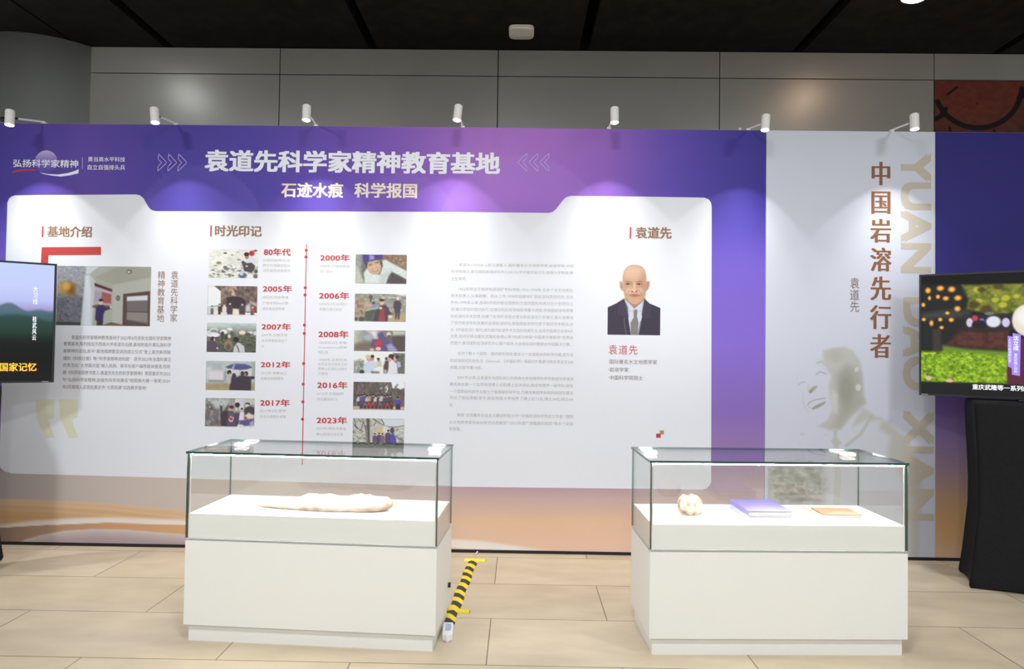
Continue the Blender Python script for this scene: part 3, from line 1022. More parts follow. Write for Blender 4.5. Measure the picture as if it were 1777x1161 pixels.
p = Pic(110, 110, 1630, 985, 130, (150, 150, 150), 15)
p.noise(26, 110, 160).noise(18, 40, 70)
p.poly([(110, 300), (250, 250), (420, 420), (600, 420), (640, 985), (110, 985)], (118, 112, 112), soft=6)
p.blobs(50, 110, 330, 620, 985, 8, 40, [(88, 84, 86), (150, 146, 146), (108, 98, 104), (164, 164, 166)], 2.2, .6)
p.poly([(200, 130), (860, 150), (800, 300), (640, 480), (420, 400), (250, 220)], (196, 204, 206), .8, 6)
p.blobs(20, 220, 140, 840, 420, 8, 30, [(150, 158, 158), (220, 224, 226), (128, 130, 128)], 1.5, .6)
p.rect(1150, 120, 1300, 480, (208, 204, 212)).rect(1300, 120, 1630, 300, (196, 194, 186)).ell(1090, 185, 70, 60, (220, 214, 220))
p.ell(1100, 310, 75, 75, (60, 52, 54)).ell(1410, 290, 80, 55, (64, 58, 62)).ell(1400, 330, 70, 50, (206, 206, 200), soft=.5)
p.ell(1480, 500, 170, 150, (72, 66, 76)).poly([(1350, 640), (1440, 540), (1600, 620), (1620, 740), (1400, 720)], (226, 206, 190), soft=3).ell(1360, 710, 45, 40, (196, 70, 80))
p.poly([(600, 960), (590, 560), (720, 480), (830, 500), (830, 985)], (74, 60, 68), soft=2)
p.poly([(560, 340), (640, 360), (640, 520), (590, 560)], (62, 58, 60), soft=3)
p.poly([(700, 470), (830, 290), (860, 420), (800, 480)], (92, 92, 94), soft=3)
p.poly([(780, 985), (800, 600), (860, 500), (980, 510), (1050, 640), (1085, 985)], (92, 82, 108), soft=2)
p.poly([(850, 600), (940, 540), (1000, 700), (900, 720)], (92, 108, 112), .8, 3)
p.poly([(835, 760), (900, 660), (1000, 710), (960, 830), (880, 840)], (222, 206, 206), soft=2).ell(915, 745, 52, 52, (196, 66, 62))
p.ell(870, 440, 55, 60, (206, 150, 130)).ell(920, 380, 72, 50, (66, 60, 62))
p.poly([(1010, 760), (1020, 560), (1160, 540), (1180, 760), (1120, 985), (1060, 985)], (84, 72, 92), soft=3).ell(1070, 445, 45, 50, (206, 196, 184))
p.poly([(1150, 780), (1190, 520), (1300, 510), (1300, 790)], (222, 218, 230), soft=2).ell(1240, 460, 40, 46, (206, 190, 184)).ell(1240, 430, 42, 30, (70, 60, 62))
p.poly([(1180, 900), (1200, 790), (1420, 770), (1620, 720), (1630, 940), (1320, 960)], (92, 88, 140), soft=3)
p.poly([(1480, 860), (1600, 780), (1630, 940), (1500, 930)], (168, 166, 206), soft=3)
p.poly([(1090, 985), (1130, 920), (1260, 920), (1330, 965), (1630, 940), (1630, 985)], (230, 230, 236), soft=3)
photo((356.2, 691.2, 441.7, 740.4), None, p, 'printed photo of people in dark coats beside a rock face')

p = Pic(125, 125, 1700, 1020, 130, (150, 166, 162), 21)
p.C = interp(p.X, [125, 260, 380, 1700], [(150, 160, 152), (142, 152, 148), (112, 106, 102), (130, 120, 104)])
p.noise(10, 90, 90)
p.poly([(125, 480), (200, 520), (300, 760), (420, 1020), (125, 1020)], (186, 188, 172), soft=5)
p.poly([(930, 125), (1700, 125), (1700, 590), (1300, 420), (960, 260)], (138, 116, 96), soft=4)
p.noise(20, 60, 30, (p.X > 950) & (p.Y < 520) & (p.Y - 260 < (p.X - 960) * .45))
p.blobs(16, 1350, 180, 1690, 460, 15, 50, [(172, 152, 118), (156, 140, 90), (110, 92, 76)], .6, .7)
p.poly([(380, 700), (480, 550), (700, 700), (880, 740), (940, 560), (940, 300), (1050, 280), (1350, 440), (1700, 620), (1700, 880), (1480, 760), (1250, 650), (1130, 780), (1080, 1020), (420, 1020)], (206, 216, 214), soft=3)
p.poly([(900, 740), (1100, 620), (1240, 600), (1200, 680), (1060, 1020), (880, 1020)], (174, 186, 188), .7, 10)
p.poly([(1140, 860), (1240, 670), (1460, 770), (1700, 900), (1700, 1020), (1080, 1020)], (86, 78, 82), soft=4)
p.poly([(370, 340), (480, 350), (920, 240), (960, 480), (880, 640), (560, 600), (430, 480)], (86, 70, 68), soft=3)
p.ell(700, 510, 215, 235, (196, 164, 138), rot=-18, soft=.14)
p.poly([(480, 350), (900, 250), (900, 330), (520, 430)], (180, 154, 130), .8, 6)
p.ell(580, 440, 60, 16, (120, 96, 84), rot=-10).ell(780, 375, 60, 16, (120, 96, 84), rot=-12).ell(700, 490, 40, 60, (212, 178, 150), soft=.6)
p.ell(730, 610, 95, 28, (120, 88, 76), rot=-8).ell(730, 604, 75, 14, (228, 214, 204), rot=-8)
p.ell(600, 540, 60, 40, (206, 168, 146), soft=.7).ell(820, 460, 60, 40, (206, 168, 146), soft=.7)
p.poly([(340, 125), (960, 125), (950, 250), (680, 300), (400, 350), (350, 300)], (84, 64, 148), soft=2)
p.poly([(545, 140), (680, 130), (700, 260), (550, 300)], (186, 186, 222), .75, 4).line([(400, 350), (680, 300), (950, 230)], 24, (60, 84, 92))
p.noise(12, 40, 40)
photo((617, 442, 705.7, 492.4), None, p, 'printed photo of a smiling caver in a purple helmet')

p = Pic(100, 180, 1680, 1035, 130, (150, 150, 138), 22)
p.noise(22, 110, 60).noise(18, 50, 28)
p.poly([(100, 170), (900, 150), (1200, 170), (1680, 250), (1680, 150), (100, 150)], (222, 226, 226), soft=3)
p.poly([(100, 320), (480, 300), (480, 900), (100, 900)], (164, 146, 124), .8, 8)
p.blobs(40, 100, 350, 480, 880, 10, 40, [(140, 116, 96), (178, 160, 136), (116, 96, 84), (190, 176, 150)], 2, .6)
p.blobs(50, 700, 200, 1680, 720, 14, 60, [(196, 198, 196), (122, 122, 116), (170, 172, 168), (94, 94, 90)], .4, .7)
p.poly([(1140, 850), (1680, 760), (1680, 1035), (1140, 1035)], (176, 160, 128), soft=5)
p.ell(590, 290, 60, 70, (104, 92, 84)).rect(570, 330, 610, 430, (92, 84, 80))
p.poly([(600, 600), (640, 480), (720, 440), (760, 560), (730, 610)], (136, 134, 196), soft=3).ell(680, 460, 50, 40, (84, 76, 110))
p.ell(560, 540, 80, 40, (206, 160, 140), soft=.5)
p.poly([(400, 1000), (430, 740), (640, 650), (860, 620), (860, 700), (700, 800), (660, 1035)], (86, 94, 84), soft=3)
p.poly([(440, 700), (640, 630), (860, 590), (870, 630), (650, 660)], (186, 200, 192), soft=3)
p.poly([(660, 1035), (720, 760), (880, 560), (1000, 510), (1100, 560), (1200, 740), (1300, 800), (1130, 830), (1120, 1035)], (82, 72, 82), soft=2)
p.poly([(880, 680), (1010, 620), (1060, 1035), (830, 1035)], (160, 70, 76), .85, 3)
p.ell(900, 620, 55, 40, (222, 176, 160)).ell(935, 450, 62, 75, (216, 176, 156)).ell(930, 372, 80, 45, (76, 62, 66)).ell(970, 300, 50, 34, (206, 190, 184), soft=.5)
p.poly([(1290, 600), (1300, 420), (1400, 370), (1500, 390), (1540, 500), (1500, 740), (1480, 960), (1430, 960), (1415, 740), (1390, 960), (1350, 960), (1340, 700)], (80, 70, 86), soft=2)
p.ell(1425, 310, 42, 60, (212, 206, 204))
p.ell(1200, 880, 60, 40, (226, 206, 196), soft=.5)
p.ell(320, 960, 90, 70, (92, 82, 80), soft=.4).ell(150, 960, 50, 50, (84, 80, 80), soft=.5)
photo((615.6, 510, 704.5, 558.2), None, p, 'printed photo of a person in a red shirt pointing over a rocky field')

p = Pic(60, 75, 1275, 570, 130, (150, 146, 138), 23)
p.C = interp(p.X, [60, 300, 700, 1275], [(186, 188, 174), (150, 152, 148), (132, 124, 122), (104, 96, 92)])
p.noise(18, 120, 80)
p.poly([(60, 400), (300, 340), (480, 360), (460, 570), (60, 570)], (124, 108, 98), soft=8)
p.poly([(370, 75), (600, 75), (600, 290), (540, 280), (480, 180)], (224, 224, 230), .95, 8)
p.ell(400, 240, 110, 60, (164, 172, 190), soft=.8)
p.poly([(950, 180), (1200, 180), (1275, 260), (1275, 570), (1100, 570), (960, 400)], (88, 80, 78), soft=5)
p.poly([(960, 75), (1275, 75), (1275, 170), (980, 190)], (190, 190, 178), soft=5)
p.poly([(440, 480), (500, 280), (640, 280), (620, 160), (700, 120), (820, 130), (860, 300), (960, 360), (1100, 520), (1100, 570), (700, 570), (560, 520)], (98, 86, 128), soft=3)
p.poly([(830, 420), (940, 380), (1090, 540), (1060, 570), (880, 560)], (152, 158, 190), soft=4)
p.poly([(545, 330), (700, 300), (720, 380), (690, 460), (570, 480)], (196, 60, 66), soft=2)
p.ell(870, 160, 110, 90, (132, 126, 118), soft=.3).ell(880, 160, 50, 50, (206, 206, 196), soft=.5).ell(890, 250, 60, 70, (112, 96, 90), soft=.4)
p.ell(640, 510, 65, 40, (226, 188, 172)).ell(490, 530, 55, 35, (206, 172, 156))
photo((614.4, 573.5, 703.3, 609.7), None, p, 'printed photo of cavers with a bright headlamp beam')

p = Pic(50, 595, 1270, 1100, 130, (228, 232, 230), 24)
p.poly([(50, 820), (220, 760), (300, 880), (300, 1100), (50, 1100)], (142, 152, 138), soft=5)
p.blobs(40, 50, 780, 300, 1080, 8, 30, [(92, 112, 100), (176, 182, 168), (140, 136, 110), (206, 210, 204)], .8, .8)
p.poly([(980, 600), (1270, 610), (1270, 1100), (1000, 1100)], (106, 106, 98), soft=4).noise(20, 50, 40, p.X > 1000)
p.poly([(300, 1090), (310, 860), (400, 800), (560, 810), (600, 940), (520, 1020), (460, 1090)], (196, 206, 232), soft=3)
p.poly([(430, 960), (470, 800), (580, 840), (590, 950)], (206, 210, 216), soft=3)
p.ell(420, 740, 70, 75, (206, 168, 140)).ell(390, 700, 60, 50, (206, 190, 160), soft=.5).ell(490, 740, 45, 60, (196, 140, 120)).ell(495, 690, 42, 38, (60, 52, 56))
p.poly([(590, 940), (610, 800), (700, 790), (730, 930)], (198, 196, 182), soft=3).ell(640, 780, 34, 42, (176, 150, 130)).ell(635, 750, 38, 26, (66, 62, 60))
p.poly([(760, 930), (800, 790), (880, 780), (890, 990), (840, 1100), (770, 1090)], (86, 70, 76), soft=3).rect(775, 1000, 840, 1100, (176, 162, 156))
p.ell(825, 740, 32, 40, (92, 70, 72))
p.poly([(860, 1100), (900, 830), (980, 780), (1080, 860), (1100, 1100)], (222, 220, 230), soft=3)
p.ell(905, 740, 55, 70, (206, 158, 140)).ell(940, 680, 68, 48, (58, 52, 56)).ell(975, 720, 30, 50, (62, 56, 58))
p.poly([(1070, 800), (1160, 820), (1170, 930), (1100, 960)], (176, 184, 222), soft=3).ell(1030, 740, 40, 56, (206, 160, 140)).ell(1080, 705, 40, 40, (62, 56, 58))
p.ell(250, 1060, 60, 40, (60, 60, 66)).poly([(470, 1040), (660, 1050), (660, 1095), (470, 1095)], (128, 112, 100), soft=3)
photo((613.7, 611.6, 703, 648.5), None, p, 'printed photo of people in pale shirts talking outdoors')

p = Pic(65, 65, 778, 450, 130, (106, 96, 92), 25)
p.noise(22, 40, 70).noise(16, 18, 30)
p.poly([(590, 60), (778, 60), (778, 140), (720, 165), (670, 140), (610, 150)], (234, 236, 240), soft=2).ell(525, 160, 22, 45, (226, 230, 232), soft=.4)
p.blobs(30, 380, 80, 778, 230, 5, 22, [(150, 158, 152), (112, 112, 108), (86, 80, 80)], 1.2, .7)
p.rect(65, 405, 778, 450, (206, 186, 158), .9)
cs = [(190, 200, 226), (100, 92, 150), (92, 84, 140), (196, 180, 170), (182, 160, 110), (90, 82, 92), (200, 206, 204), (86, 76, 88), (196, 200, 198), (92, 80, 92), (96, 80, 96), (84, 78, 96)]
for i, c in enumerate(cs):
    p.man(140 + i * 40, 400, 150 + (i % 3) * 8, c, (200, 170, 150), w=.36, legs=(80, 70, 80))
for i in range(9):
    p.man(180 + i * 52, 436, 95, [(88, 74, 90), (196, 56, 60), (96, 80, 96), (120, 104, 110)][(i * 3 + (i == 2)) % 4 if i != 2 else 1], (206, 176, 160), w=.5, legs=(76, 68, 76))
p.man(690, 440, 170, (84, 76, 176), w=.38, legs=(60, 56, 66))
photo((613.1, 663.1, 702.1, 711.2), None, p, 'printed group photo in front of a rock wall')

p = Pic(55, 570, 772, 985, 130, (186, 188, 182), 26)
p.noise(20, 60, 40).noise(18, 22, 18)
p.blobs(60, 55, 600, 330, 960, 6, 30, [(150, 146, 136), (206, 206, 196), (122, 116, 110), (176, 160, 140)], .7, .7)
p.poly([(440, 570), (772, 570), (772, 680), (560, 690), (470, 640)], (214, 220, 230), .9, 5)
p.blobs(20, 640, 720, 772, 900, 6, 26, [(222, 222, 220), (150, 148, 140), (128, 122, 116)], .6, .7)
for pts, w in (([(70, 570), (100, 680), (130, 720)], 9), ([(130, 580), (200, 640), (170, 740)], 7), ([(265, 570), (285, 900)], 26), ([(180, 570), (230, 700), (240, 780)], 7), ([(330, 575), (380, 600), (350, 670)], 9), ([(345, 575), (430, 640), (520, 680), (640, 690), (772, 665)], 9),
               ([(450, 575), (490, 650)], 12), ([(60, 640), (100, 700), (200, 760)], 8), ([(690, 850), (772, 885)], 10)):
    p.line(pts, w, (78, 70, 68), .9)
p.ell(440, 730, 70, 55, (206, 186, 146), soft=.5).ell(510, 720, 40, 50, (214, 216, 214), soft=.4)
p.poly([(240, 570), (300, 570), (290, 910), (240, 910)], (96, 86, 80), .6, 3)
for x, y, h, c in ((365, 920, 140, (104, 88, 124)), (425, 920, 150, (90, 78, 92)), (470, 920, 140, (120, 104, 128)), (550, 920, 190, (92, 78, 108))):
    p.man(x, y, h, c, w=.42)
p.poly([(570, 920), (580, 800), (620, 760), (650, 820), (675, 930)], (92, 82, 170), soft=2).ell(605, 735, 30, 40, (92, 74, 84))
p.poly([(680, 930), (700, 880), (772, 870), (772, 930)], (150, 150, 140), soft=3).rect(55, 925, 772, 985, (150, 156, 154), .8)
photo((611.9, 726.2, 701.4, 777.5), None, p, 'printed photo of people below bare tree branches')

# office photo at the left
p = Pic(85, 70, 1660, 1065, 210, (168, 172, 164), 27)
p.poly([(560, 70), (1660, 70), (1660, 260), (1030, 380), (700, 260)], (156, 156, 146), soft=3)
p.poly([(560, 70), (800, 70), (640, 200), (560, 220)], (198, 202, 206), soft=3).poly([(800, 70), (1100, 70), (720, 250), (630, 205)], (164, 168, 162), soft=3)
p.poly([(700, 260), (1030, 370), (1030, 1030), (860, 1065), (690, 1065)], (160, 164, 154), soft=3)
p.poly([(1030, 380), (1660, 250), (1660, 1065), (1030, 1010)], (172, 174, 166), soft=3)
p.poly([(85, 70), (560, 70), (560, 260), (500, 1065), (85, 1065)], (150, 152, 160), soft=3)
m = p.pmask([(85, 70), (560, 70), (560, 260), (500, 1065), (85, 1065)], 2)
p.poly([(85, 600), (530, 590), (500, 1065), (85, 1065)], (120, 122, 130), soft=4)
p.noise(22, 40, 40, m).noise(20, 18, 18, m)
p.rect(85, 1010, 500, 1065, (66, 68, 74), .8)
p.poly([(560, 230), (620, 220), (720, 330), (690, 1065), (500, 1065)], (206, 212, 222), soft=3).poly([(620, 220), (720, 320), (690, 700), (670, 1065), (660, 500)], (170, 182, 180), .8, 4)
p.poly([(140, 318), (400, 375), (385, 560), (120, 530)], (188, 146, 70), soft=2).poly([(290, 360), (400, 378), (385, 558), (270, 545)], (128, 84, 50), .8, 8).ell(250, 410, 60, 60, (216, 176, 100), soft=.9, a=.7)
p.poly([(715, 350), (1015, 455), (1010, 500), (715, 400)], (86, 44, 48), soft=2)
p.poly([(715, 410), (1010, 500), (1000, 700), (700, 690)], (176, 166, 182), soft=2)
p.poly([(845, 500), (1000, 540), (1000, 690), (840, 680)], (146, 70, 70), soft=2)
for i in range(8):
    p.line([(725, 490 + i * 24), (835, 510 + i * 22)], 7, (128, 124, 144))
    p.line([(850, 530 + i * 20), (995, 556 + i * 18)], 6, (176, 120, 116))
p.poly([(690, 735), (790, 715), (990, 735), (1000, 770), (900, 810), (690, 755)], (82, 52, 52), .9, 3)
p.poly([(740, 960), (750, 780), (800, 720), (870, 720), (920, 780), (1000, 740), (1010, 770), (900, 815), (880, 870), (870, 1000), (760, 980)], (56, 44, 92), soft=2)
p.poly([(770, 970), (875, 980), (870, 1065), (768, 1065)], (60, 52, 58), soft=2)
p.ell(828, 668, 36, 48, (214, 176, 156)).ell(830, 636, 38, 24, (48, 40, 46)).ell(1000, 750, 22, 26, (216, 166, 156))
p.ell(1115, 600, 36, 46, (96, 92, 86)).ell(1115, 600, 22, 30, (120, 116, 110))
p.ell(1290, 155, 50, 38, (112, 110, 104)).ell(1285, 160, 28, 18, (186, 184, 176))
p.poly([(880, 1050), (1010, 1005), (1200, 1045), (1200, 1065), (880, 1065)], (108, 84, 66), soft=2)
p.poly([(1200, 530), (1650, 475), (1660, 1065), (1200, 1065)], (88, 66, 62), soft=2)
p.poly([(1265, 570), (1610, 545), (1620, 1030), (1270, 960)], (112, 102, 104), soft=2).poly([(1265, 575), (1610, 548), (1610, 630), (1265, 645)], (206, 214, 216), soft=2)
p.poly([(1270, 830), (1615, 830), (1620, 1000), (1270, 960)], (134, 130, 126), soft=3).line([(1270, 825), (1615, 830)], 12, (70, 60, 62))
p.poly([(1270, 970), (1620, 1035), (1620, 1065), (1270, 1065)], (86, 76, 66), soft=3)
photo((98.5, 462.2, 261.5, 565.3), None, p, 'printed photo of a person pointing at a wall board in an office')

# head-and-shoulders portrait, cut out on the inset's own white
p = Pic(77, 30, 560, 692, 230, (222, 225, 233), 28)
bg0 = p.C.copy()
SK, SD, SL, SR = (206, 166, 138), (178, 134, 110), (222, 186, 160), (190, 142, 120)
p.ell(318, 160, 113, 116, (176, 168, 164), soft=.08)
p.poly([(183, 206), (200, 200), (216, 220), (222, 290), (206, 292), (190, 262), (181, 230)], SK, soft=2).ell(204, 248, 8, 26, SD, soft=.8)
p.poly([(458, 204), (440, 196), (424, 220), (420, 290), (436, 288), (452, 258), (460, 230)], SR, soft=2).ell(438, 245, 8, 26, SD, soft=.8)
p.poly([(236, 350), (405, 350), (410, 440), (330, 472), (238, 430)], SD, soft=2)
p.poly([(216, 160), (226, 108), (256, 74), (296, 60), (340, 60), (384, 74), (412, 110), (424, 160), (430, 220), (424, 290), (408, 352), (376, 392), (340, 414), (312, 414), (276, 394), (240, 354), (222, 290), (212, 220)], SK, soft=3)
p.ell(405, 260, 40, 120, SR, soft=1.3, a=.75).ell(236, 300, 26, 80, SR, soft=1.3, a=.5)
p.ell(305, 118, 74, 50, SL, soft=1.1, a=.9).ell(268, 292, 30, 26, SL, soft=1.0, a=.7).ell(372, 290, 30, 26, SL, soft=1.0, a=.6)
for y in (128, 146, 163):
    p.line([(262, y + 4), (320, y), (378, y + 5)], 3, SR, .35)
p.ell(262, 206, 34, 6, (140, 116, 102), rot=5, soft=.9, a=.8).ell(366, 205, 34, 6, (140, 116, 102), rot=-5, soft=.9, a=.8)
for x in (264, 364):
    p.ell(x, 226, 32, 14, SD, soft=.9, a=.7).ell(x, 227, 24, 6.5, (96, 70, 62), soft=.6).ell(x - 1, 227, 7.5, 6, (46, 36, 36), soft=.5).ell(x + 11, 227, 5, 3.5, (196, 176, 166), soft=.6)
    p.line([(x - 28, 246), (x, 254), (x + 28, 246)], 4, SD, .6)
p.line([(303, 215), (300, 262), (288, 286)], 6, SD, .55).ell(320, 250, 12, 40, SL, soft=.9, a=.8).ell(318, 282, 27, 18, SL, soft=.7).ell(342, 275, 8, 30, SR, soft=1, a=.6)
p.ell(300, 297, 9, 5, (120, 78, 68), soft=.7).ell(338, 297, 9, 5, (120, 78, 68), soft=.7).line([(292, 300), (320, 305), (347, 300)], 3, SD, .8)
p.line([(280, 282), (262, 306), (256, 330)], 5, SD, .8).line([(356, 280), (380, 308), (386, 332)], 5, (160, 112, 94), .8)
p.line([(274, 331), (300, 329), (322, 332), (346, 329), (372, 332)], 5, (128, 72, 66), .9).ell(322, 325, 40, 5, (170, 104, 92), soft=.8).ell(322, 341, 36, 7, (190, 124, 108), soft=.8).line([(292, 358), (322, 362), (352, 357)], 4, SD, .6)
p.line([(240, 352), (276, 394), (312, 414), (340, 414), (376, 392), (408, 352)], 5, (168, 122, 100), .6)
p.line([(296, 430), (322, 440), (350, 426)], 4, (150, 104, 86), .6)
p.poly([(226, 365), (252, 384), (322, 452), (392, 392), (414, 368), (402, 560), (370, 692), (270, 692), (240, 500)], (206, 210, 226), soft=2)
p.line([(250, 386), (280, 480), (318, 456)], 4, (160, 164, 184), .8).line([(400, 380), (378, 480), (340, 456)], 4, (160, 164, 184), .8)
p.poly([(77, 442), (150, 408), (226, 360), (264, 520), (292, 692), (77, 692)], (64, 57, 74), soft=2)
p.poly([(412, 358), (460, 402), (560, 442), (560, 692), (360, 692), (390, 540)], (60, 54, 70), soft=2)
p.poly([(226, 360), (262, 440), (270, 530), (224, 520), (162, 520), (170, 430)], (72, 65, 82), .8, 3).poly([(412, 358), (470, 420), (476, 545), (400, 545), (388, 500)], (70, 62, 80), .8, 3)
p.poly([(313, 470), (335, 457), (352, 470), (345, 520), (362, 580), (352, 692), (292, 692), (288, 580), (318, 530)], (128, 124, 118), soft=2)
for i in range(7):
    p.line([(292, 560 + i * 24), (356, 575 + i * 24)], 4, (148, 144, 136), .6)
p.line([(228, 530), (232, 590), (250, 692)], 5, (132, 122, 136), .8).line([(160, 440), (165, 515), (225, 540)], 4, (46, 40, 56), .8).line([(400, 545), (475, 540)], 4, (46, 40, 56), .8)
p.line([(382, 560), (352, 692)], 4, (44, 38, 52), .9)
hm = np.zeros(p.X.shape)
for pts in ([(212, 152), (224, 102), (254, 68), (294, 52), (342, 52), (388, 66), (416, 104), (428, 156), (434, 220), (428, 292), (420, 372), (236, 372), (218, 290), (207, 220)],
            [(183, 206), (200, 200), (216, 220), (222, 290), (206, 292), (190, 262), (181, 230)], [(458, 204), (440, 196), (424, 220), (420, 290), (436, 288), (452, 258), (460, 230)],
            [(77, 442), (150, 408), (226, 360), (414, 358), (460, 402), (560, 442), (560, 700), (77, 700)]):
    hm = np.maximum(hm, p.pmask(pts, 1.5))
p.C = bg0 + hm[..., None] * (p.C - bg0)
o = pane('printed_portrait', 1054.6, 455.4, 1146.2, 581.5, p, main, off, keep=np.abs(p.C - bg0).max(-1) > 2)
o['label'] = 'printed portrait of an old man in a dark coat and grey tie'


# ------------------------------------------------------------------ white panel
def white_print(px, py):
    c = np.ones(px.shape + (3,)) * np.array([208, 212, 226])
    t = smooth(250, 950, py)[..., None]
    return c + t * (np.array([203, 205, 221]) - c)


off2 = ((XA + XB) / 2, 0, 0)
wpan = thing('exhibition_panel', 'tall white exhibition panel with vertical brown lettering and a faded laughing portrait', 'display panel', off2)
panel_shell(wpan, XA + 0.001, XB - 0.001, off2)
panel_print(wpan, XA + 0.001, XB - 0.001, off2, (0.03, 0.05, 0.03), white_print)
ptext('title_text', '\n'.join('中国岩溶先行者'), (1509.5, 280, 1547, 622), M['brown_d'], wpan, off2, 0.03, 'large vertical brown lettering', vweight=0.0, lsp=1.12)
ptext('name_text', '\n'.join('袁道先'), (1475, 482, 1491, 541.5), M['brown_g'], wpan, off2, 0.0, 'small vertical grey-brown lettering')
for s, b in (('YUAN', (1562.5, 266, 1616, 474)), ('DAO', (1566.5, 516, 1619, 677)), ('XIAN', (1567.5, 712, 1620.5, 903))):
    ptext('latin_text', s, b, M['beige'], wpan, off2, 0.04, 'huge pale beige sideways lettering', rot=True)

off3 = ((XB + XR) / 2, 0, 0)


def right_print(px, py):
    return interp(py, [220, 420, 600, 690, 760, 820, 870, 915, 965],
                  [(43, 37, 118), (46, 39, 122), (76, 60, 140), (102, 82, 150), (134, 110, 160), (158, 132, 146), (190, 150, 118), (206, 162, 112), (210, 176, 146)])


rpan = thing('exhibition_panel', 'plain deep blue-purple exhibition panel fading to orange, behind the right television', 'display panel', off3)
panel_shell(rpan, XB + 0.001, XR, off3)
panel_print(rpan, XB + 0.001, XR, off3, (0.06, 0.03, 0.03), right_print)

# faded duotone portrait printed on the white panel (drawn in its own frame, 5.528 units per photo unit)
pz = lambda x, y: (1360 + x / 5.528, 590 + y / 5.528)
gx0, gx1 = at(1332.5, 780)[0], at(1606, 780)[0]
gz0, gz1 = at(1480, 596)[2], 0.022
pic = Pic(-152, 33, 1360, 2086, 300, (0, 0, 0), 31)
xs, zs = np.linspace(gx0, gx1, pic.nx), np.linspace(gz0, gz1, pic.ny)
Xg, Zg = np.meshgrid(xs, zs)
ppx, ppy = to_px(Xg, 0 * Xg, Zg)
pic.X, pic.Y = (ppx - 1360) * 5.528, (ppy - 590) * 5.528
base = white_print(ppx, ppy)
pic.C = base.copy()
T1, T2, T3, TL = (186, 186, 178), (168, 168, 158), (150, 150, 141), (206, 207, 205)
pic.poly([(800, 620), (940, 760), (1010, 790), (1150, 920), (1220, 1040), (1290, 1170), (1330, 1300), (1300, 2086), (-152, 2086), (-152, 1480), (250, 1300), (420, 1120), (480, 1040), (560, 900), (640, 760)], TL, .35, 6)
pic.poly([(930, 770), (1010, 790), (1150, 920), (1220, 1040), (1290, 1160), (1325, 1300), (1300, 1700), (1290, 2086), (1180, 2086), (1190, 1600), (1130, 1300), (1000, 1100), (1020, 930), (920, 860)], T1, .9, 8)
pic.poly([(385, 110), (470, 78), (580, 66), (660, 100), (720, 180), (750, 260), (760, 400), (765, 540), (790, 600), (640, 740), (540, 860), (480, 850), (420, 860), (330, 825), (420, 770), (468, 660), (450, 560), (432, 440), (455, 350), (425, 270), (392, 210)], T1, .85, 4)
pic.poly([(376, 100), (440, 84), (470, 180), (450, 300), (404, 240), (380, 190)], (196, 196, 190), .7, 6)
pic.poly([(330, 205), (380, 200), (470, 280), (470, 330), (420, 300)], T1, .35, 10)
pic.poly([(500, 340), (600, 230), (690, 260), (740, 330), (755, 540), (775, 600), (640, 725), (540, 845), (450, 850), (505, 760), (535, 640), (510, 520)], T2, .8, 10)
pic.ell(600, 470, 70, 160, T3, soft=1.0, a=.7).ell(480, 150, 90, 60, (176, 176, 166), soft=.9, a=.6)
pic.poly([(470, 480), (520, 520), (510, 700), (480, 690), (455, 560)], TL, .8, 5)
pic.ell(715, 455, 26, 32, TL, soft=.6).ell(700, 282, 18, 26, TL, rot=30, soft=.6)
pic.line([(318, 222), (360, 205), (420, 250)], 16, T1, .8).line([(310, 330), (350, 305), (405, 325)], 12, T2, .8)
pic.line([(140, 432), (165, 410), (200, 402)], 8, T2, .8).line([(130, 330), (135, 360), (128, 420)], 4, T1, .5)
pic.ell(280, 470, 46, 18, T2, rot=-35, soft=.5).ell(262, 495, 22, 12, T3, rot=-30, soft=.5).line([(235, 430), (232, 480), (246, 512)], 6, T1, .7)
pic.line([(232, 620), (250, 596), (300, 574), (395, 558)], 10, T2, .85).poly([(270, 655), (300, 632), (350, 610), (400, 588), (392, 612), (330, 650), (280, 668)], T3, .95, 2)
pic.line([(232, 620), (245, 650), (275, 662)], 8, T1, .8).line([(190, 510), (182, 580), (200, 640), (240, 700)], 6, T1, .6)
pic.poly([(760, 650), (860, 720), (940, 755), (840, 780), (800, 760), (660, 838), (690, 750)], T1, .8, 5)
pic.line([(850, 720), (800, 800), (740, 900), (600, 1015)], 34, T1, .75)
pic.poly([(472, 860), (516, 860), (508, 935), (556, 985), (500, 1042), (456, 970), (484, 930)], T1, .9, 3)
pic.line([(500, 1040), (520, 1300), (500, 1700)], 60, T1, .5)
pic.blobs(10, 60, 900, 440, 1060, 8, 26, [T1, TL], .5, .4)
# mottled foliage at the bottom left of the portrait
mk = pic.pmask([(-152, 1180), (120, 1130), (340, 1180), (400, 1330), (390, 1560), (200, 1600), (-152, 1590)], 14)
pic.mix(mk, (158, 160, 152), .85)
pic.r = np.random.default_rng(8)
n = pic.r.random((40, 40))
def soft_noise(cw, ch):
    u, v = np.clip((pic.X + 200) / cw, 0, 37.9), np.clip((pic.Y - 1100) / ch, 0, 37.9)
    a, b = u.astype(int), v.astype(int)
    fu, fv = u - a, v - b
    return (n[b, a] * (1 - fu) + n[b, a + 1] * fu) * (1 - fv) + (n[b + 1, a] * (1 - fu) + n[b + 1, a + 1] * fu) * fv


nn = soft_noise(46, 34) * .6 + soft_noise(21, 17) * .4
pic.C += ((nn - .5) * 95 * mk)[..., None] * np.array([1.0, 1.0, .95])
alpha = np.abs(pic.C - base).max(-1) > 1.2
me = grid_mesh('printed_portrait', np.stack([Xg.ravel() - off2[0], np.full(Xg.size, -0.0006), Zg.ravel()], 1), pic.nx, pic.ny, pic.ink(.92), alpha)
link('printed_portrait', me, PRINT, wpan)['label'] = 'faded grey portrait print of a laughing man in profile'


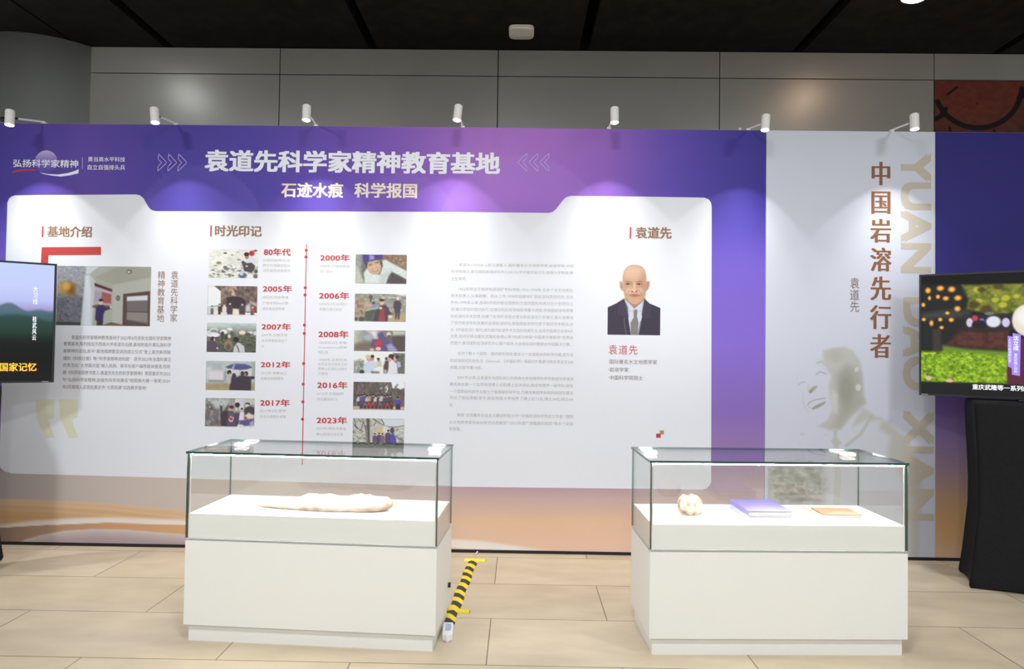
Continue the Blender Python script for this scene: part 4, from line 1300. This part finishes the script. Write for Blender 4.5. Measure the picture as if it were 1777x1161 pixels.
# ------------------------------------------------------------------ spotlights on the panel top
lamp_spec = [  # px of arm foot, px/py of head centre, head lean in degrees, where
    (75, 17, 204, -4, 'leftmost white spotlight on the panel top, with a black knob, above the logo'),
    (305, 268.5, 200, -8, 'white spotlight on the panel top, above the left row of arrows'),
    (548, 532, 195.5, -1, 'white spotlight on the panel top, above the left half of the title'),
    (803, 794.5, 195.5, 5, 'white spotlight on the panel top, above the end of the title'),
    (1057, 1066.5, 199.5, 0, 'white spotlight on the panel top, above the portrait heading'),
    (1299, 1328.5, 212.5, 6, 'white spotlight at the joint of purple and white panels'),
    (1548, 1587, 211, 2, 'white spotlight on the white panel top, rightmost of all')]


def make_lamp():
    t = thing('panel_spotlight', 'x', 'spotlight', (0, 0, 0), 0, 'spotlights along the panel top')
    bm = B()
    box(bm, -0.014, 0.014, -0.012, 0.05, 0.0, 0.012, 0.003)
    obj('clamp', bm, M['lampwhite'], t)
    return t


rim_m = mat('white_lamp_rim', (245, 245, 242), 0.3)
proto = None
for i, (fx, hx, hy, lean, lab) in enumerate(lamp_spec):
    fp = at(fx, 220)
    yo = -0.27
    hp = Vector(at(hx, hy, yo))
    t = thing('panel_spotlight', lab, 'spotlight', (fp[0], 0.02, PT), 0, 'spotlights along the panel top')
    hl = hp - Vector((fp[0], 0.02, PT))
    tl = Matrix.Rotation(R(lean), 4, 'Y') @ Matrix.Rotation(R(-6), 4, 'X')
    if proto is None:
        proto = {}
        bm = B()
        box(bm, -0.014, 0.014, -0.024, 0.06, 0.0, 0.012, 0.003)
        proto['clamp'] = obj('clamp', bm, M['lampwhite'], t)
        bm = B()
        tube(bm, (0, 0, -0.046), (0, 0, 0.05), 0.027, 0.027, 40)
        bmesh.ops.bevel(bm, geom=[e for e in bm.edges if abs(e.verts[0].co.z - e.verts[1].co.z) < 1e-4 and e.verts[0].co.z > 0.045], offset=0.004, segments=2, affect='EDGES')
        hd = obj('lamp_head', bm, M['lampwhite'], t)
        proto['lamp_head'] = hd
        bm = B()
        tube(bm, (0, 0, -0.052), (0, 0, -0.0462), 0.0278, 0.0278, 40)
        proto['rim'] = obj('rim', bm, rim_m, hd)
        bm = B()
        tube(bm, (0, 0, -0.0545), (0, 0, -0.0522), 0.023, 0.023, 32)
        proto['lens'] = obj('lens', bm, M['lens'], hd)
        parts = proto
    else:
        parts = {}
        for k in ('clamp', 'lamp_head', 'rim', 'lens'):
            c = proto[k].copy()
            COL.objects.link(c)
            parts[k] = c
        parts['clamp'].parent = t
        parts['lamp_head'].parent = t
        parts['rim'].parent = parts['lamp_head']
        parts['lens'].parent = parts['lamp_head']
    parts['lamp_head'].matrix_local = Matrix.Translation(hl) @ tl
    # arm from the clamp to the back of the head
    sx = 1 if fx > hx else -1
    a = Vector((0, -0.015, 0.012))
    e = hl + tl.to_3x3() @ Vector((0.0, 0.03, 0.010))
    bm = B()
    tube(bm, a, e, 0.0065, 0.0065, 12)
    obj('arm', bm, M['lampwhite'], t)
    d = (e - a).normalized()
    bm = B()
    tube(bm, e - d * 0.03, e + d * 0.004, 0.0075, 0.0075, 14)
    obj('joint', bm, M['black_plastic'] if i < 2 else M['alu'], t)
    if i == 0:
        bm = B()
        c = hl + Vector((-0.03, 0.0, -0.012))
        tube(bm, c + Vector((-0.022, 0, 0)), c + Vector((0.004, 0, 0)), 0.016, 0.016, 24)
        obj('knob', bm, M['black_plastic'], t)['label'] = 'black knob'
    if i == 5:
        bm = B()
        bmesh.ops.create_uvsphere(bm, u_segments=16, v_segments=10, radius=0.014, matrix=Matrix.Translation((-0.05, 0.01, 0.014)))
        obj('screw_knob', bm, M['lampwhite'], t, smooth=True)
    mw = Matrix.Translation(Vector((fp[0], 0.02, PT)) + hl) @ tl
    for nm, en, ang, bl, tx in (('flood_light', SPOT_FLOOD, 88, 0.2, 0), ('core_light', SPOT_CORE, 70, 1.0, 6)):
        l = bpy.data.lights.new(nm, 'SPOT')
        l.energy = en * (1.5 if i == 0 else 1.0)
        l.spot_size = R(ang)
        l.spot_blend = bl
        l.shadow_soft_size = 0.018
        l.color = (1.0, 0.99, 0.975)
        lo = bpy.data.objects.new(nm, l)
        COL.objects.link(lo)
        lo.matrix_world = Matrix.Translation(mw @ Vector((0, 0, -0.058))) @ Matrix.Rotation(R(lean), 4, 'Y') @ Matrix.Rotation(R(tx), 4, 'X')

# ------------------------------------------------------------------ glass display cases
CD, CWH = 0.42, 0.6
ZP, ZB, ZD, ZG = 0.079, 0.472, 0.598, 0.892


def case(label, x, y, rz, grommet):
    t = thing('display_case', label, 'display case', (x, y, 0), rz, 'glass display cases')
    bm = B(); box(bm, -CWH + .017, CWH - .017, .017, CD - .017, 0, ZP); obj('plinth', bm, M['white'], t)
    bm = B(); box(bm, -CWH, CWH, 0, CD, ZP, ZB, 0.0015); obj('cabinet_body', bm, M['white'], t)
    bm = B(); box(bm, -CWH + .012, CWH - .012, .012, CD - .012, ZB, ZB + .012); obj('recess', bm, M['shadowgap'], t)
    g = 0.008
    zb = ZB + .012
    bm = B(); box(bm, -CWH + g + .001, CWH - g - .001, g + .001, CD - g - .001, zb, ZD, 0.001); obj('deck', bm, M['white2'], t)

    def pane_(x0, x1, y0, y1, z0, z1, axis, edge='glass_edge'):
        bm = B(); box(bm, x0, x1, y0, y1, z0, z1)
        bmesh.ops.recalc_face_normals(bm, faces=bm.faces)
        for f in bm.faces:
            f.material_index = 0 if abs(f.normal[axis]) > 0.9 else (2 if f.normal.z < -0.9 else 1)
        obj('glass_pane', bm, [M['glass'], M[edge], M['shadowgap']], t)
    zt = ZG - .011
    pane_(-CWH, CWH, 0, g, zb, zt - .0005, 1)
    pane_(-CWH, CWH, CD - g, CD, zb, zt - .0005, 1, 'glass_edge_pale')
    pane_(-CWH, -CWH + g, g + .0005, CD - g - .0005, zb, zt - .0005, 0)
    pane_(CWH - g, CWH, g + .0005, CD - g - .0005, zb, zt - .0005, 0)
    pane_(-CWH - .004, CWH + .004, -.004, CD + .002, zt, ZG, 2)
    bm = B(); box(bm, -CWH + .012, CWH - .012, g + .002, g + .012, zt - .007, zt - .0006); obj('led_strip', bm, M['led'], t)
    bm = B(); box(bm, -CWH + .012, CWH - .012, g + .0124, g + .0144, zt - .0095, zt - .0006); obj('led_light_blocker', bm, M['alu'], t)  # added strip, keeps the LED light from reaching the panel behind
    for sx in (-1, 1):
        cx = sx * (CWH - 0.085)
        bm = B(); box(bm, cx - .03, cx + .03, CD - .075, CD - .03, zt - .014, zt - .0006, 0.003); obj('led_module', bm, M['puck'], t)
        bm = B(); box(bm, sx * (CWH - g - .002) - .003, sx * (CWH - g - .002) + .003, g + .001, g + .007, ZD, zt - .014); obj('corner_reflection_strip', bm, M['alu'], t)  # thin bright strip modelled to imitate the reflection in the inner glass edge
    if grommet:
        bm = B(); tube(bm, (CWH - .004, 0.34, 0.19), (CWH + .012, 0.34, 0.19), .013, .013, 20); obj('cable_grommet', bm, M['black_plastic'], t)['label'] = 'black cable grommet'
    return t


LCASE = (-0.9672, -1.4521, -0.0593)
RCASE = (1.2098, -1.4556, 0.0347)
case('white glass-topped display case holding one long pale stone', *LCASE, True)
case('white glass-topped display case holding a round rock and old books', *RCASE, False)


def in_case(c, lx, ly, z=ZD):
    a = c[2]
    return (c[0] + lx * math.cos(a) - ly * math.sin(a), c[1] + lx * math.sin(a) + ly * math.cos(a), z)


def case_local(c, px, py, z=ZD):
    P = at_z(px, py, z)
    dx, dy = P[0] - c[0], P[1] - c[1]
    a = c[2]
    return dx * math.cos(a) + dy * math.sin(a), -dx * math.sin(a) + dy * math.cos(a)


def rock(name, L, Wd, Hh, seed, subdiv, amp, m, taper=0.0, freq=9.0, blunt=False):
    bm = B()
    bmesh.ops.create_icosphere(bm, subdivisions=subdiv, radius=1.0)
    for v in bm.verts:
        c = v.co.copy()
        # squarish section, flat underside
        c.x = math.copysign(abs(c.x) ** (0.55 if blunt and c.x > 0 else 0.8), c.x)
        n = c.copy()
        p = Vector((c.x * L / 2, c.y * Wd / 2, c.z * Hh / 2)) * freq
        d = mnoise.fractal(p + Vector((seed, 0, 0)), 0.9, 2.1, 5) * amp
        d2 = mnoise.noise(p * 0.35 + Vector((0, seed, 3)))
        k = 1.0
        if taper and c.x < 0.1:
            t = min(1, max(0, (0.1 - c.x) / 1.1))
            k = 1 - taper * t ** 1.4
        z = max(c.z, -0.72)
        v.co = Vector((c.x * L / 2 * (1 + d * .15), c.y * Wd / 2 * k * (1 + .5 * d + .12 * d2), ((z + 0.72) / 1.72) * Hh * k * (1 + d + .22 * d2)))
        if c.z <= -0.72:
            v.co.z = 0.0
    return bm


stone_m = noisy(mat('pale_pink_stone', (216, 194, 178), 0.8, 0, 0.2), (1, 1, 1.5), (176, 148, 130), (224, 204, 190), nscale=16, detail=8, bump=0.5, lo=.35, hi=.6)
rock_m = noisy(mat('cream_pitted_stone', (210, 184, 158), 0.85, 0, 0.2), (1, 1, 1), (140, 106, 82), (218, 196, 172), nscale=22, detail=8, bump=0.6, lo=.36, hi=.52)
a = case_local(LCASE, 441, 882)
b = case_local(LCASE, 681, 889)
lx, ly = (a[0] + b[0]) / 2, (a[1] + b[1]) / 2 + 0.02
P = in_case(LCASE, lx, ly)
ln = math.hypot(b[0] - a[0], b[1] - a[1])
o = obj('stone_specimen', rock('s', ln, 0.13, 0.078, 3.1, 6, 0.2, None, 0.62, 13, True), stone_m, smooth=True)
o.location = P
o.rotation_euler = (0, 0, math.atan2(b[1] - a[1], b[0] - a[0]) + LCASE[2])
tag(o, 'long pale pink lumpy stone lying in the left glass case', 'stone')
a = case_local(RCASE, 1204, 896)
o = obj('stone_specimen', rock('s', 0.128, 0.11, 0.088, 9.7, 5, 0.16, None, 0, 26), rock_m, smooth=True)
o.location = in_case(RCASE, a[0], a[1] + 0.05)
o.rotation_euler = (0, 0, 0.4)
tag(o, 'small round pitted cream rock at the left of the right glass case', 'stone')


def book(label, w, d, h, loc, rz, cover, page, kind='book', spine=None, over=0.003, group=None):
    t = thing(kind, label, 'book', loc, rz, group)
    bm = B()
    th = 0.0022
    box(bm, -w / 2, w / 2, -d / 2, d / 2, 0, th, 0.0006)
    box(bm, -w / 2, w / 2, -d / 2, d / 2, h - th, h, 0.0006)
    box(bm, -w / 2, -w / 2 + th, -d / 2, d / 2, th, h - th)
    obj('cover', bm, cover, t)
    bm = B()
    box(bm, -w / 2 + th + .0004, w / 2 - over, -d / 2 + over, d / 2 - over, th + .0002, h - th - .0002)
    obj('pages', bm, page, t)
    return t


lav = noisy(mat('lavender_book_cover', (150, 142, 204), 0.5, 0, 0.3), (1, 1, 1), (118, 110, 178), (136, 128, 192), nscale=6)
lav2 = mat('pale_lavender_book_cover', (196, 196, 214), 0.5, 0, 0.3)
paper = noisy(mat('book_paper', (226, 224, 216), 0.8, 0, 0.1), (1, 1, 90), (204, 202, 196), (232, 230, 222), nscale=8)
cream = mat('cream_book_cover', (226, 214, 198), 0.6, 0, 0.2)
tan = noisy(mat('tan_notebook_cover', (196, 162, 134), 0.6, 0, 0.2), (1, 1, 1), (150, 110, 82), (178, 142, 114), nscale=9)
fl, fr = case_local(RCASE, 1299, 904), case_local(RCASE, 1374, 904)
bw = math.hypot(fr[0] - fl[0], fr[1] - fl[1])
bh = 0.0235
bk = case_local(RCASE, 1270, 866, ZD + 2 * bh)
bd = max(0.14, min(0.26, bk[1] - fl[1]))
bx, by = (fl[0] + fr[0]) / 2, fl[1] + bd / 2
book('pale book at the bottom of the lavender book stack in the right case', bw, bd, bh, in_case(RCASE, bx, by), RCASE[2], lav2, paper, group='books in the right case')
book('lavender book on top of the book stack in the right case', bw, bd, bh, in_case(RCASE, bx - .001, by, ZD + bh), RCASE[2] + .006, lav, paper, group='books in the right case')
fl, fr = case_local(RCASE, 1430, 902), case_local(RCASE, 1494, 902)
bw2 = math.hypot(fr[0] - fl[0], fr[1] - fl[1]) + 0.004
bk = case_local(RCASE, 1394, 876, ZD + .02)
bd2 = max(0.13, min(0.24, bk[1] - fl[1]))
bx2, by2 = (fl[0] + fr[0]) / 2, fl[1] + bd2 / 2
book('cream book under the tan notebook at the right of the right case', bw2, bd2, 0.018, in_case(RCASE, bx2, by2), RCASE[2], cream, paper, group='books in the right case')
book('thin tan notebook lying on a cream book in the right case', bw2 * 1.0, bd2 * 0.62, 0.007, in_case(RCASE, bx2 + .004, by2 - bd2 * .17, ZD + .018), RCASE[2] - 0.03, tan, paper, 'notebook', over=.002, group='books in the right case')


TW, THH = 1.41, 0.778
SCREEN = print_mat('lit_screen_picture', 0.35, True, 0.82, 0.12)


def pedestal(label, x, y, rz, mirror=1):
    """box stand under a black stretch cover: straight top, waisted sides, flared feet"""
    t = thing('covered_stand', label, 'stand', (x, y, 0), rz, 'cloth covered television stands')
    bm = B()
    w, d, h = 0.43, 0.15, 1.121
    rings = []
    nseg = 96
    for z, k, sag in ((0.0, 1.055, 0.03), (0.02, 1.075, 0.035), (0.06, 1.06, 0.045), (0.16, 1.03, 0.06), (0.3, 1.0, 0.065), (0.46, 0.965, 0.06), (0.62, 0.96, 0.045),
                      (0.8, 0.975, 0.03), (0.95, 0.99, 0.012), (1.07, 1.0, 0.0), (1.1, 0.998, 0.0), (1.121, 0.985, 0.0)):
        ring = []
        for i in range(nseg):
            u = i / nseg * 4
            s, f = int(u), u - int(u)
            c = [(-1, -1), (1, -1), (1, 1), (-1, 1)]
            a, b = c[s], c[(s + 1) % 4]
            px, py = a[0] + (b[0] - a[0]) * f, a[1] + (b[1] - a[1]) * f
            mid = math.sin(math.pi * f) ** 0.7
            inw = 1 - sag * mid * (0.5 if s % 2 == 0 else 1.0)
            fold = 0.0035 * math.sin(f * 46 + s * 1.7 + z * 5) * math.sin(math.pi * f) * (1 if 0.1 < z < 1.0 else 0.2)
            X, Y = px * w * k, py * d * k
            if s % 2 == 0:
                Y = Y * inw + fold
            else:
                X = X * inw + fold
            # rounded corners
            ring.append((X, Y, z + (0.02 * mid if z < 0.05 else 0.0)))
        rings.append([bm.verts.new(p) for p in ring])
    for r0, r1 in zip(rings[:-1], rings[1:]):
        for i in range(nseg):
            bm.faces.new((r0[i], r0[(i + 1) % nseg], r1[(i + 1) % nseg], r1[i]))
    bm.faces.new(rings[-1])
    obj('cloth_cover', bm, M['cloth'], t, smooth=True)
    bm = B()
    for sx in (-1, 1):
        for sy in (-1, 1):
            tube(bm, (sx * (w - .03), sy * (d - .03), 0), (sx * (w - .03), sy * (d - .03), 0.05), .02, .02, 12)
    box(bm, -w + .03, w - .03, -d + .03, d - .03, 0.05, 0.09)
    obj('inner_frame', bm, M['black_plastic'], t)
    return t


def tv(label, x, y, z, rz, pic, flip):
    t = thing('television', label, 'television', (x, y, z), rz, 'televisions on covered stands')
    b = 0.012
    z0 = 0.010
    bm = B(); box(bm, -TW / 2, TW / 2, 0.0, 0.045, z0, z0 + THH, 0.004); obj('casing', bm, M['black_plastic'], t)
    bm = B()
    for x0, x1, a, c in ((-TW / 2, TW / 2, z0 + THH - b, z0 + THH), (-TW / 2, TW / 2, z0, z0 + b), (-TW / 2, -TW / 2 + b, z0 + b, z0 + THH - b), (TW / 2 - b, TW / 2, z0 + b, z0 + THH - b)):
        box(bm, x0, x1, -0.006, -0.0002, a, c)
    obj('bezel', bm, mat('dark_bezel', (24, 24, 27), 0.4), t)
    xs = np.linspace(-TW / 2 + b, TW / 2 - b, pic.nx)
    zs = np.linspace(z0 + THH - b, z0 + b, pic.ny)
    Xg, Zg = np.meshgrid(xs, zs)
    me = grid_mesh('screen', np.stack([Xg.ravel(), np.full(Xg.size, -0.0015), Zg.ravel()], 1), pic.nx, pic.ny, pic.ink(1.0))
    sc = link('screen', me, SCREEN, t)
    bm = B(); box(bm, -0.2, 0.2, -0.08, 0.06, 0.0, 0.008, 0.002); box(bm, -0.05, 0.05, 0.012, 0.03, 0.008, 0.03); obj('foot', bm, M['black_plastic'], t)
    bm = B()
    mx = -TW / 2 + 0.03 if flip else TW / 2 - 0.045
    box(bm, mx - .018, mx + .018, -0.0068, -0.0061, z0 + .003, z0 + .009)
    obj('maker_plate', bm, mat('silver_plate', (150, 150, 150), 0.4, 0.6), t)
    return t, sc, z0


def tv_text(name, s, sc, m, x0, x1, z0, z1, y=-0.0022, bold=0.0, **k):
    P, Fq, bw_ = fit_text(s, (x0, x1, z0, z1), bold, **k)
    return text_obj(name, [(P, Fq, bw_)], m, sc, (0, 0, 0), y)


# right television: park scene. picture frame: U from the left edge, V 0..1000 down
def rv(x, y):
    xl = 80 + 42 * (y - 130) / 960.0
    yt = 130 - 50 * (x - 80) / 849.0
    yb = 1090 + 20 * (x - 122) / 807.0
    return x - xl, (y - yt) / (yb - yt) * 1000


UW = TW / 0.537 * 829
p = Pic(18, 15, UW - 18, 985, 460, (16, 16, 18), 41)
Q = lambda pts: [rv(*q) for q in pts]
p.poly(Q([(100, 200), (480, 205), (520, 740), (110, 745)]), (34, 34, 34), soft=8)
p.poly(Q([(435, 205), (929, 182)]) + [(UW, 110), (UW, 620), rv(929, 420), rv(700, 440), rv(480, 400), rv(490, 320)], (120, 126, 46), soft=4)
mk = p.pmask(Q([(435, 205), (929, 182)]) + [(UW, 110), (UW, 620), rv(929, 420), rv(700, 440), rv(480, 400), rv(490, 320)], 4)
p.noise(34, 60, 45, mk, (1, .95, .4)).noise(30, 26, 22, mk, (1, .95, .5))
for x, y, r in ((700, 322, 28), (780, 305, 32), (760, 360, 30), (575, 330, 26), (560, 240, 30), (860, 290, 24)):
    u = rv(x, y)
    p.ell(u[0], u[1], r, r * .7, (196, 196, 52), soft=.6, a=.8)
for x, y, r in ((540, 360, 44), (720, 210, 40), (640, 400, 50), (590, 240, 30)):
    u = rv(x, y)
    p.ell(u[0], u[1], r, r * .7, (70, 52, 24), soft=.7, a=.8)
p.poly(Q([(110, 440), (300, 410), (520, 410), (520, 460), (300, 470), (110, 490)]), (70, 72, 70), .8, 6)
p.poly(Q([(210, 560), (280, 560), (290, 740), (225, 740)]), (62, 56, 50), .9, 4)
p.poly(Q([(460, 440), (940, 430), (940, 560), (480, 570)]), (44, 42, 44), soft=4)
for x, y, a, b, c in ((510, 505, 26, 36, (206, 196, 226)), (550, 470, 24, 24, (196, 60, 64)), (605, 488, 20, 18, (120, 100, 220)), (590, 520, 60, 34, (34, 32, 40)), (695, 495, 56, 44, (222, 222, 236)), (790, 500, 30, 36, (206, 200, 226)), (660, 430, 36, 14, (110, 116, 112))):
    u = rv(x, y)
    p.ell(u[0], u[1], a, b, c, soft=.35)
p.poly(Q([(440, 570), (700, 570), (820, 560), (830, 720), (480, 710), (330, 690)]), (84, 48, 42), soft=6)
p.noise(18, 40, 26, p.pmask(Q([(440, 570), (700, 570), (820, 560), (830, 720), (480, 710), (330, 690)]), 6), (1, .7, .6))
p.poly(Q([(300, 690), (480, 715), (840, 730)]) + [(UW, 640), (UW, 720), rv(840, 790), rv(300, 750)], (106, 140, 40), soft=4)
mk = p.pmask(Q([(110, 740), (500, 745), (840, 775)]) + [(UW, 700), (UW, 905), rv(929, 990), rv(120, 985)], 4)
p.mix(mk, (128, 164, 34))
p.noise(52, 34, 22, mk, (1, 1, .35)).noise(44, 16, 12, mk, (.9, 1, .4))
dk = mk * np.clip((p.Y - 720) / 200, 0, 1)
p.noise(40, 50, 26, dk, (1, .8, .3))
for x, y, a, b in ((160, 255, 24, 24), (262, 235, 30, 22), (355, 242, 30, 24), (245, 303, 18, 18), (310, 315, 26, 18), (408, 310, 30, 22), (125, 370, 18, 18), (408, 396, 26, 22), (328, 432, 18, 14), (135, 487, 18, 14), (272, 485, 18, 16), (362, 486, 22, 18), (200, 515, 18, 24), (286, 548, 18, 14), (175, 315, 14, 18)):
    u = rv(x, y)
    p.ell(u[0], u[1], a, b, (222, 150, 56), soft=.7).ell(u[0], u[1], a * .5, b * .5, (244, 196, 100), soft=.8)
for x, y in ((195, 955), (370, 972)):
    u = rv(x, y)
    p.ell(u[0], u[1], 26, 16, (226, 178, 168), soft=.5)
u = rv(935, 480)
p.ell(u[0] + 30, u[1], 130, 128, (232, 220, 204), soft=.12)
p.ell(u[0] + 30, u[1] - 30, 100, 80, (244, 240, 236), soft=.6)
p.ell(u[0] + 30, u[1] + 420, 170, 300, (90, 40, 60), soft=.1)
p.poly([(0, 0), (UW, 0), (UW, 108), rv(929, 182), rv(110, 205)], (10, 10, 11), soft=2)
p.poly([rv(100, 985), rv(929, 995), (UW, 915), (UW, 1000), (0, 1000)], (26, 24, 26), soft=2)
TVA = 33
PA = R(24)
q_ = at_z(1692, 1021)
foot_r = (q_[0] + 0.43 * math.cos(PA) + 0.15 * math.sin(PA), q_[1] - 0.43 * math.sin(PA) + 0.15 * math.cos(PA))
q_ = at_z(-34, 1000)
foot_l = (q_[0] - 0.43 * math.cos(PA) - 0.15 * math.sin(PA), q_[1] - 0.43 * math.sin(PA) + 0.15 * math.cos(PA))
e_ = at(1595, 580, 4.28 - DP)[0]
RTV = (e_ + TW / 2 * math.cos(R(TVA)), 4.28 - TW / 2 * math.sin(R(TVA)) - DP)
tz = 1.124
t, sc, z0 = tv('large television showing a green park scene, at the right', RTV[0], RTV[1], tz, -R(TVA), p, True)
loc = lambda x, y: (-TW / 2 + rv(x, y)[0] / 829 * 0.537, z0 + THH * (1 - rv(x, y)[1] / 1000))
a, b = loc(555, 1036), loc(985, 1000)
tv_text('caption_text', '重庆武隆等一系列的', sc, M['white_glow'], a[0], b[0], a[1] - .002, b[1] - .002, bold=.02)
q = [loc(*k) for k in ((845, 582), (905, 595), (912, 925), (853, 915), (848, 862), (820, 850), (808, 605), (845, 612))]
bm = B(); polyface(bm, [(k[0], -0.0019, k[1]) for k in q]); obj('name_banner', bm, M['violet_glow'], sc)['label'] = 'violet banner'
a, b = loc(853, 722), loc(889, 604)
tv_text('name_text', '沈\n立\n成', sc, M['white_glow'], a[0], b[0], a[1], b[1], bold=.015)
a, b = loc(866, 900), loc(886, 745)
tv_text('small_text', '\n'.join('重庆武隆工作员'), sc, M['white_glow'], a[0], b[0], a[1], b[1])
a, b = loc(820, 820), loc(836, 625)
tv_text('small_text', '\n'.join('人文与岩溶研究员'), sc, M['white_glow'], a[0], b[0], a[1], b[1])
pedestal('black cloth covered stand under the right television', *foot_r, -PA)


# left television: misty hills. picture frame: U measured from the right edge to the left
def lv(x, y):
    xr = 447 - 42 * (y - 92) / 898.0
    yt = 65 + 27 * x / 447.0
    yb = 992.0
    return xr - x, (y - yt) / (yb - yt) * 1000


UWL = TW / 0.284 * 447
p = Pic(UWL - 18, 15, 18, 985, 300, (0, 0, 0), 42)
p.X = p.X * 1.0
p.C = interp(p.Y, [0, 200, 320, 400, 440, 520, 600, 680, 800, 1000], [(194, 210, 248), (196, 206, 248), (186, 192, 242), (160, 150, 206), (70, 100, 110), (40, 74, 70), (24, 48, 38), (14, 18, 18), (12, 12, 14), (20, 20, 22)])
rid = 380 + 26 * np.sin(p.X / 90.0) + 14 * np.sin(p.X / 37.0 + 1)
p.mix(smooth(-14, 14, p.Y - rid) * smooth(520, 400, p.Y), (66, 98, 104), .8)
rid2 = 470 + 30 * np.sin(p.X / 120.0 + 2)
p.mix(smooth(-20, 20, p.Y - rid2) * smooth(640, 520, p.Y), (32, 62, 52), .7)
p.px = abs(p.px)
e_ = at(96, 560, 4.28 - DP)[0]
LTV = (e_ - TW / 2 * math.cos(R(TVA)), 4.28 - TW / 2 * math.sin(R(TVA)) - DP)
t, sc, z0 = tv('large television showing misty hills and yellow title, at the left', LTV[0], LTV[1], tz + .002, R(TVA), p, False)
loc = lambda x, y: (TW / 2 - lv(x, y)[0] / 447 * 0.284, z0 + THH * (1 - lv(x, y)[1] / 1000))
a, b = loc(-36, 902), loc(264, 842)
tv_text('title_shadow', '国家记忆', sc, M['red_glow'], a[0] - .002, b[0] + .003, a[1] - .004, b[1] + .002, y=-0.0018, bold=.03)
tv_text('title_text', '国家记忆', sc, M['yellow_glow'], a[0], b[0], a[1], b[1], y=-0.0024, bold=.015)
a, b = loc(240, 397), loc(286, 262)
tv_text('vertical_text', '大\n习\n线', sc, M['white_glow'], a[0], b[0], a[1], b[1])
a, b = loc(228, 670), loc(272, 490)
tv_text('vertical_text', '桂\n武\n风\n云', sc, M['white_glow'], a[0], b[0], a[1], b[1], bold=.015)
pedestal('black cloth covered stand under the left television', *foot_l, PA)


YEL = mat('yellow_tape', (226, 204, 36), 0.5)
BLK = mat('black_tape_stripe', (40, 34, 34), 0.5)


def tape(label, A, Bp, w, n, cat='tape', arch=0.008, slant=0.9, plain=False):
    A, Bp = Vector((A[0], A[1], 0)), Vector((Bp[0], Bp[1], 0))
    d = (Bp - A)
    L = d.length
    d.normalize()
    s = Vector((-d.y, d.x, 0))
    org = (A + Bp) / 2
    bm = B()
    cross = [(-.5, .001), (-.3, arch * .6), (-.1, arch), (.1, arch), (.3, arch * .6), (.5, .001)]
    step = L / n / 2
    # cut lines: every stripe boundary slanted across the width
    for i in range(-2, 2 * n + 2):
        prev = None
        for c, z in cross:
            lo = min(max(i * step + c * w * slant, 0), L)
            hi = min(max((i + 1) * step + c * w * slant, 0), L)
            wob = 0.004 * math.sin(lo * 19)
            wob2 = 0.004 * math.sin(hi * 19)
            p0 = A + d * lo + s * (c * w + wob) + Vector((0, 0, z)) - org
            p1 = A + d * hi + s * (c * w + wob2) + Vector((0, 0, z)) - org
            cur = (p0, p1)
            if prev and ((cur[1] - cur[0]).length + (prev[1] - prev[0]).length) > 1e-5:
                vs = []
                for q in (prev[0], prev[1], cur[1], cur[0]):
                    if not vs or (q - vs[-1]).length > 1e-6:
                        vs.append(q)
                if len(vs) > 2 and (vs[0] - vs[-1]).length < 1e-6:
                    vs.pop()
                if len(vs) >= 3:
                    f = polyface(bm, vs)
                    f.material_index = 0 if plain else i % 2
            prev = cur
    bmesh.ops.remove_doubles(bm, verts=bm.verts, dist=1e-5)
    for f in bm.faces:
        f.normal_update()
        if f.normal.z < 0:
            f.normal_flip()
    me = bpy.data.meshes.new('hazard_tape')
    bm.to_mesh(me)
    bm.free()
    o = link('hazard_tape', me, [YEL, BLK])
    o.location = org
    return tag(o, label, cat, 'hazard tape on the floor')


a = at_z(822, 970.5)
b = at_z(777.5, 1084)
tape('long yellow and black striped tape over a cable between panel and left case', a, b, 0.062, 9)
x0, x1 = at_z(806, 973), at_z(842, 974)
tape('short yellow tape piece crossing the striped tape beside the panel foot', x0, x1, 0.035, 1, arch=0.0135, slant=.2, plain=True)
x0, x1 = at_z(763, 1058), at_z(815, 1063)
tape('short yellow tape piece crossing the striped tape beside the left case', x0, x1, 0.034, 1, arch=0.0135, slant=.2, plain=True)

# white power adapter with blue label
fp = at_z(776, 1115)
bk = at_z(778.5, 1087)
t = thing('power_adapter', 'white power adapter with blue label at the end of the striped tape', 'adapter', (fp[0], fp[1], 0), math.atan2(bk[1] - fp[1], bk[0] - fp[0]) - math.pi / 2)
L = math.hypot(bk[0] - fp[0], bk[1] - fp[1])
bm = B(); box(bm, -.024, .024, 0, L * .82, 0, 0.034)
bmesh.ops.bevel(bm, geom=[e for e in bm.edges if e.verts[0].co.y < .001 and e.verts[1].co.y < .001 and abs(e.verts[0].co.z - e.verts[1].co.z) > .01], offset=.016, segments=5, affect='EDGES')
bmesh.ops.bevel(bm, geom=list(bm.edges), offset=.003, segments=2, affect='EDGES')
obj('body', bm, mat('white_adapter_plastic', (232, 230, 232), 0.35), t)
bm = B(); box(bm, -.013, .016, L * .28, L * .72, 0.0342, 0.0346); obj('label_sticker', bm, noisy(mat('blue_label', (150, 170, 205), 0.5), (60, 12, 1), (206, 212, 226), (112, 138, 188), nscale=4), t)
bm = B()
pts = [Vector((-.005, L * .82, .018)), Vector((-.008, L * .95, .02)), Vector((-.012, L * 1.06, .012))]
for u, v in zip(pts[:-1], pts[1:]):
    tube(bm, u, v, .004, .004, 10)
obj('cable', bm, mat('white_cable', (214, 214, 214), 0.4), t)

# white cable end coming out from under the panel
ca, cb = at(828.5, 957), at_z(823.5, 971)
bm = B()
tube(bm, (0, 0, 0.0), (cb[0] - ca[0], -0.05, .008 - ca[2]), .004, .004, 10)
bmesh.ops.create_uvsphere(bm, u_segments=10, v_segments=8, radius=.006)
o = obj('power_cable', bm, mat('white_wire', (226, 226, 228), 0.4), None, smooth=True)
o.location = (ca[0], -0.012, ca[2])
tag(o, 'short white cable running down from the panel to the striped tape', 'cable')
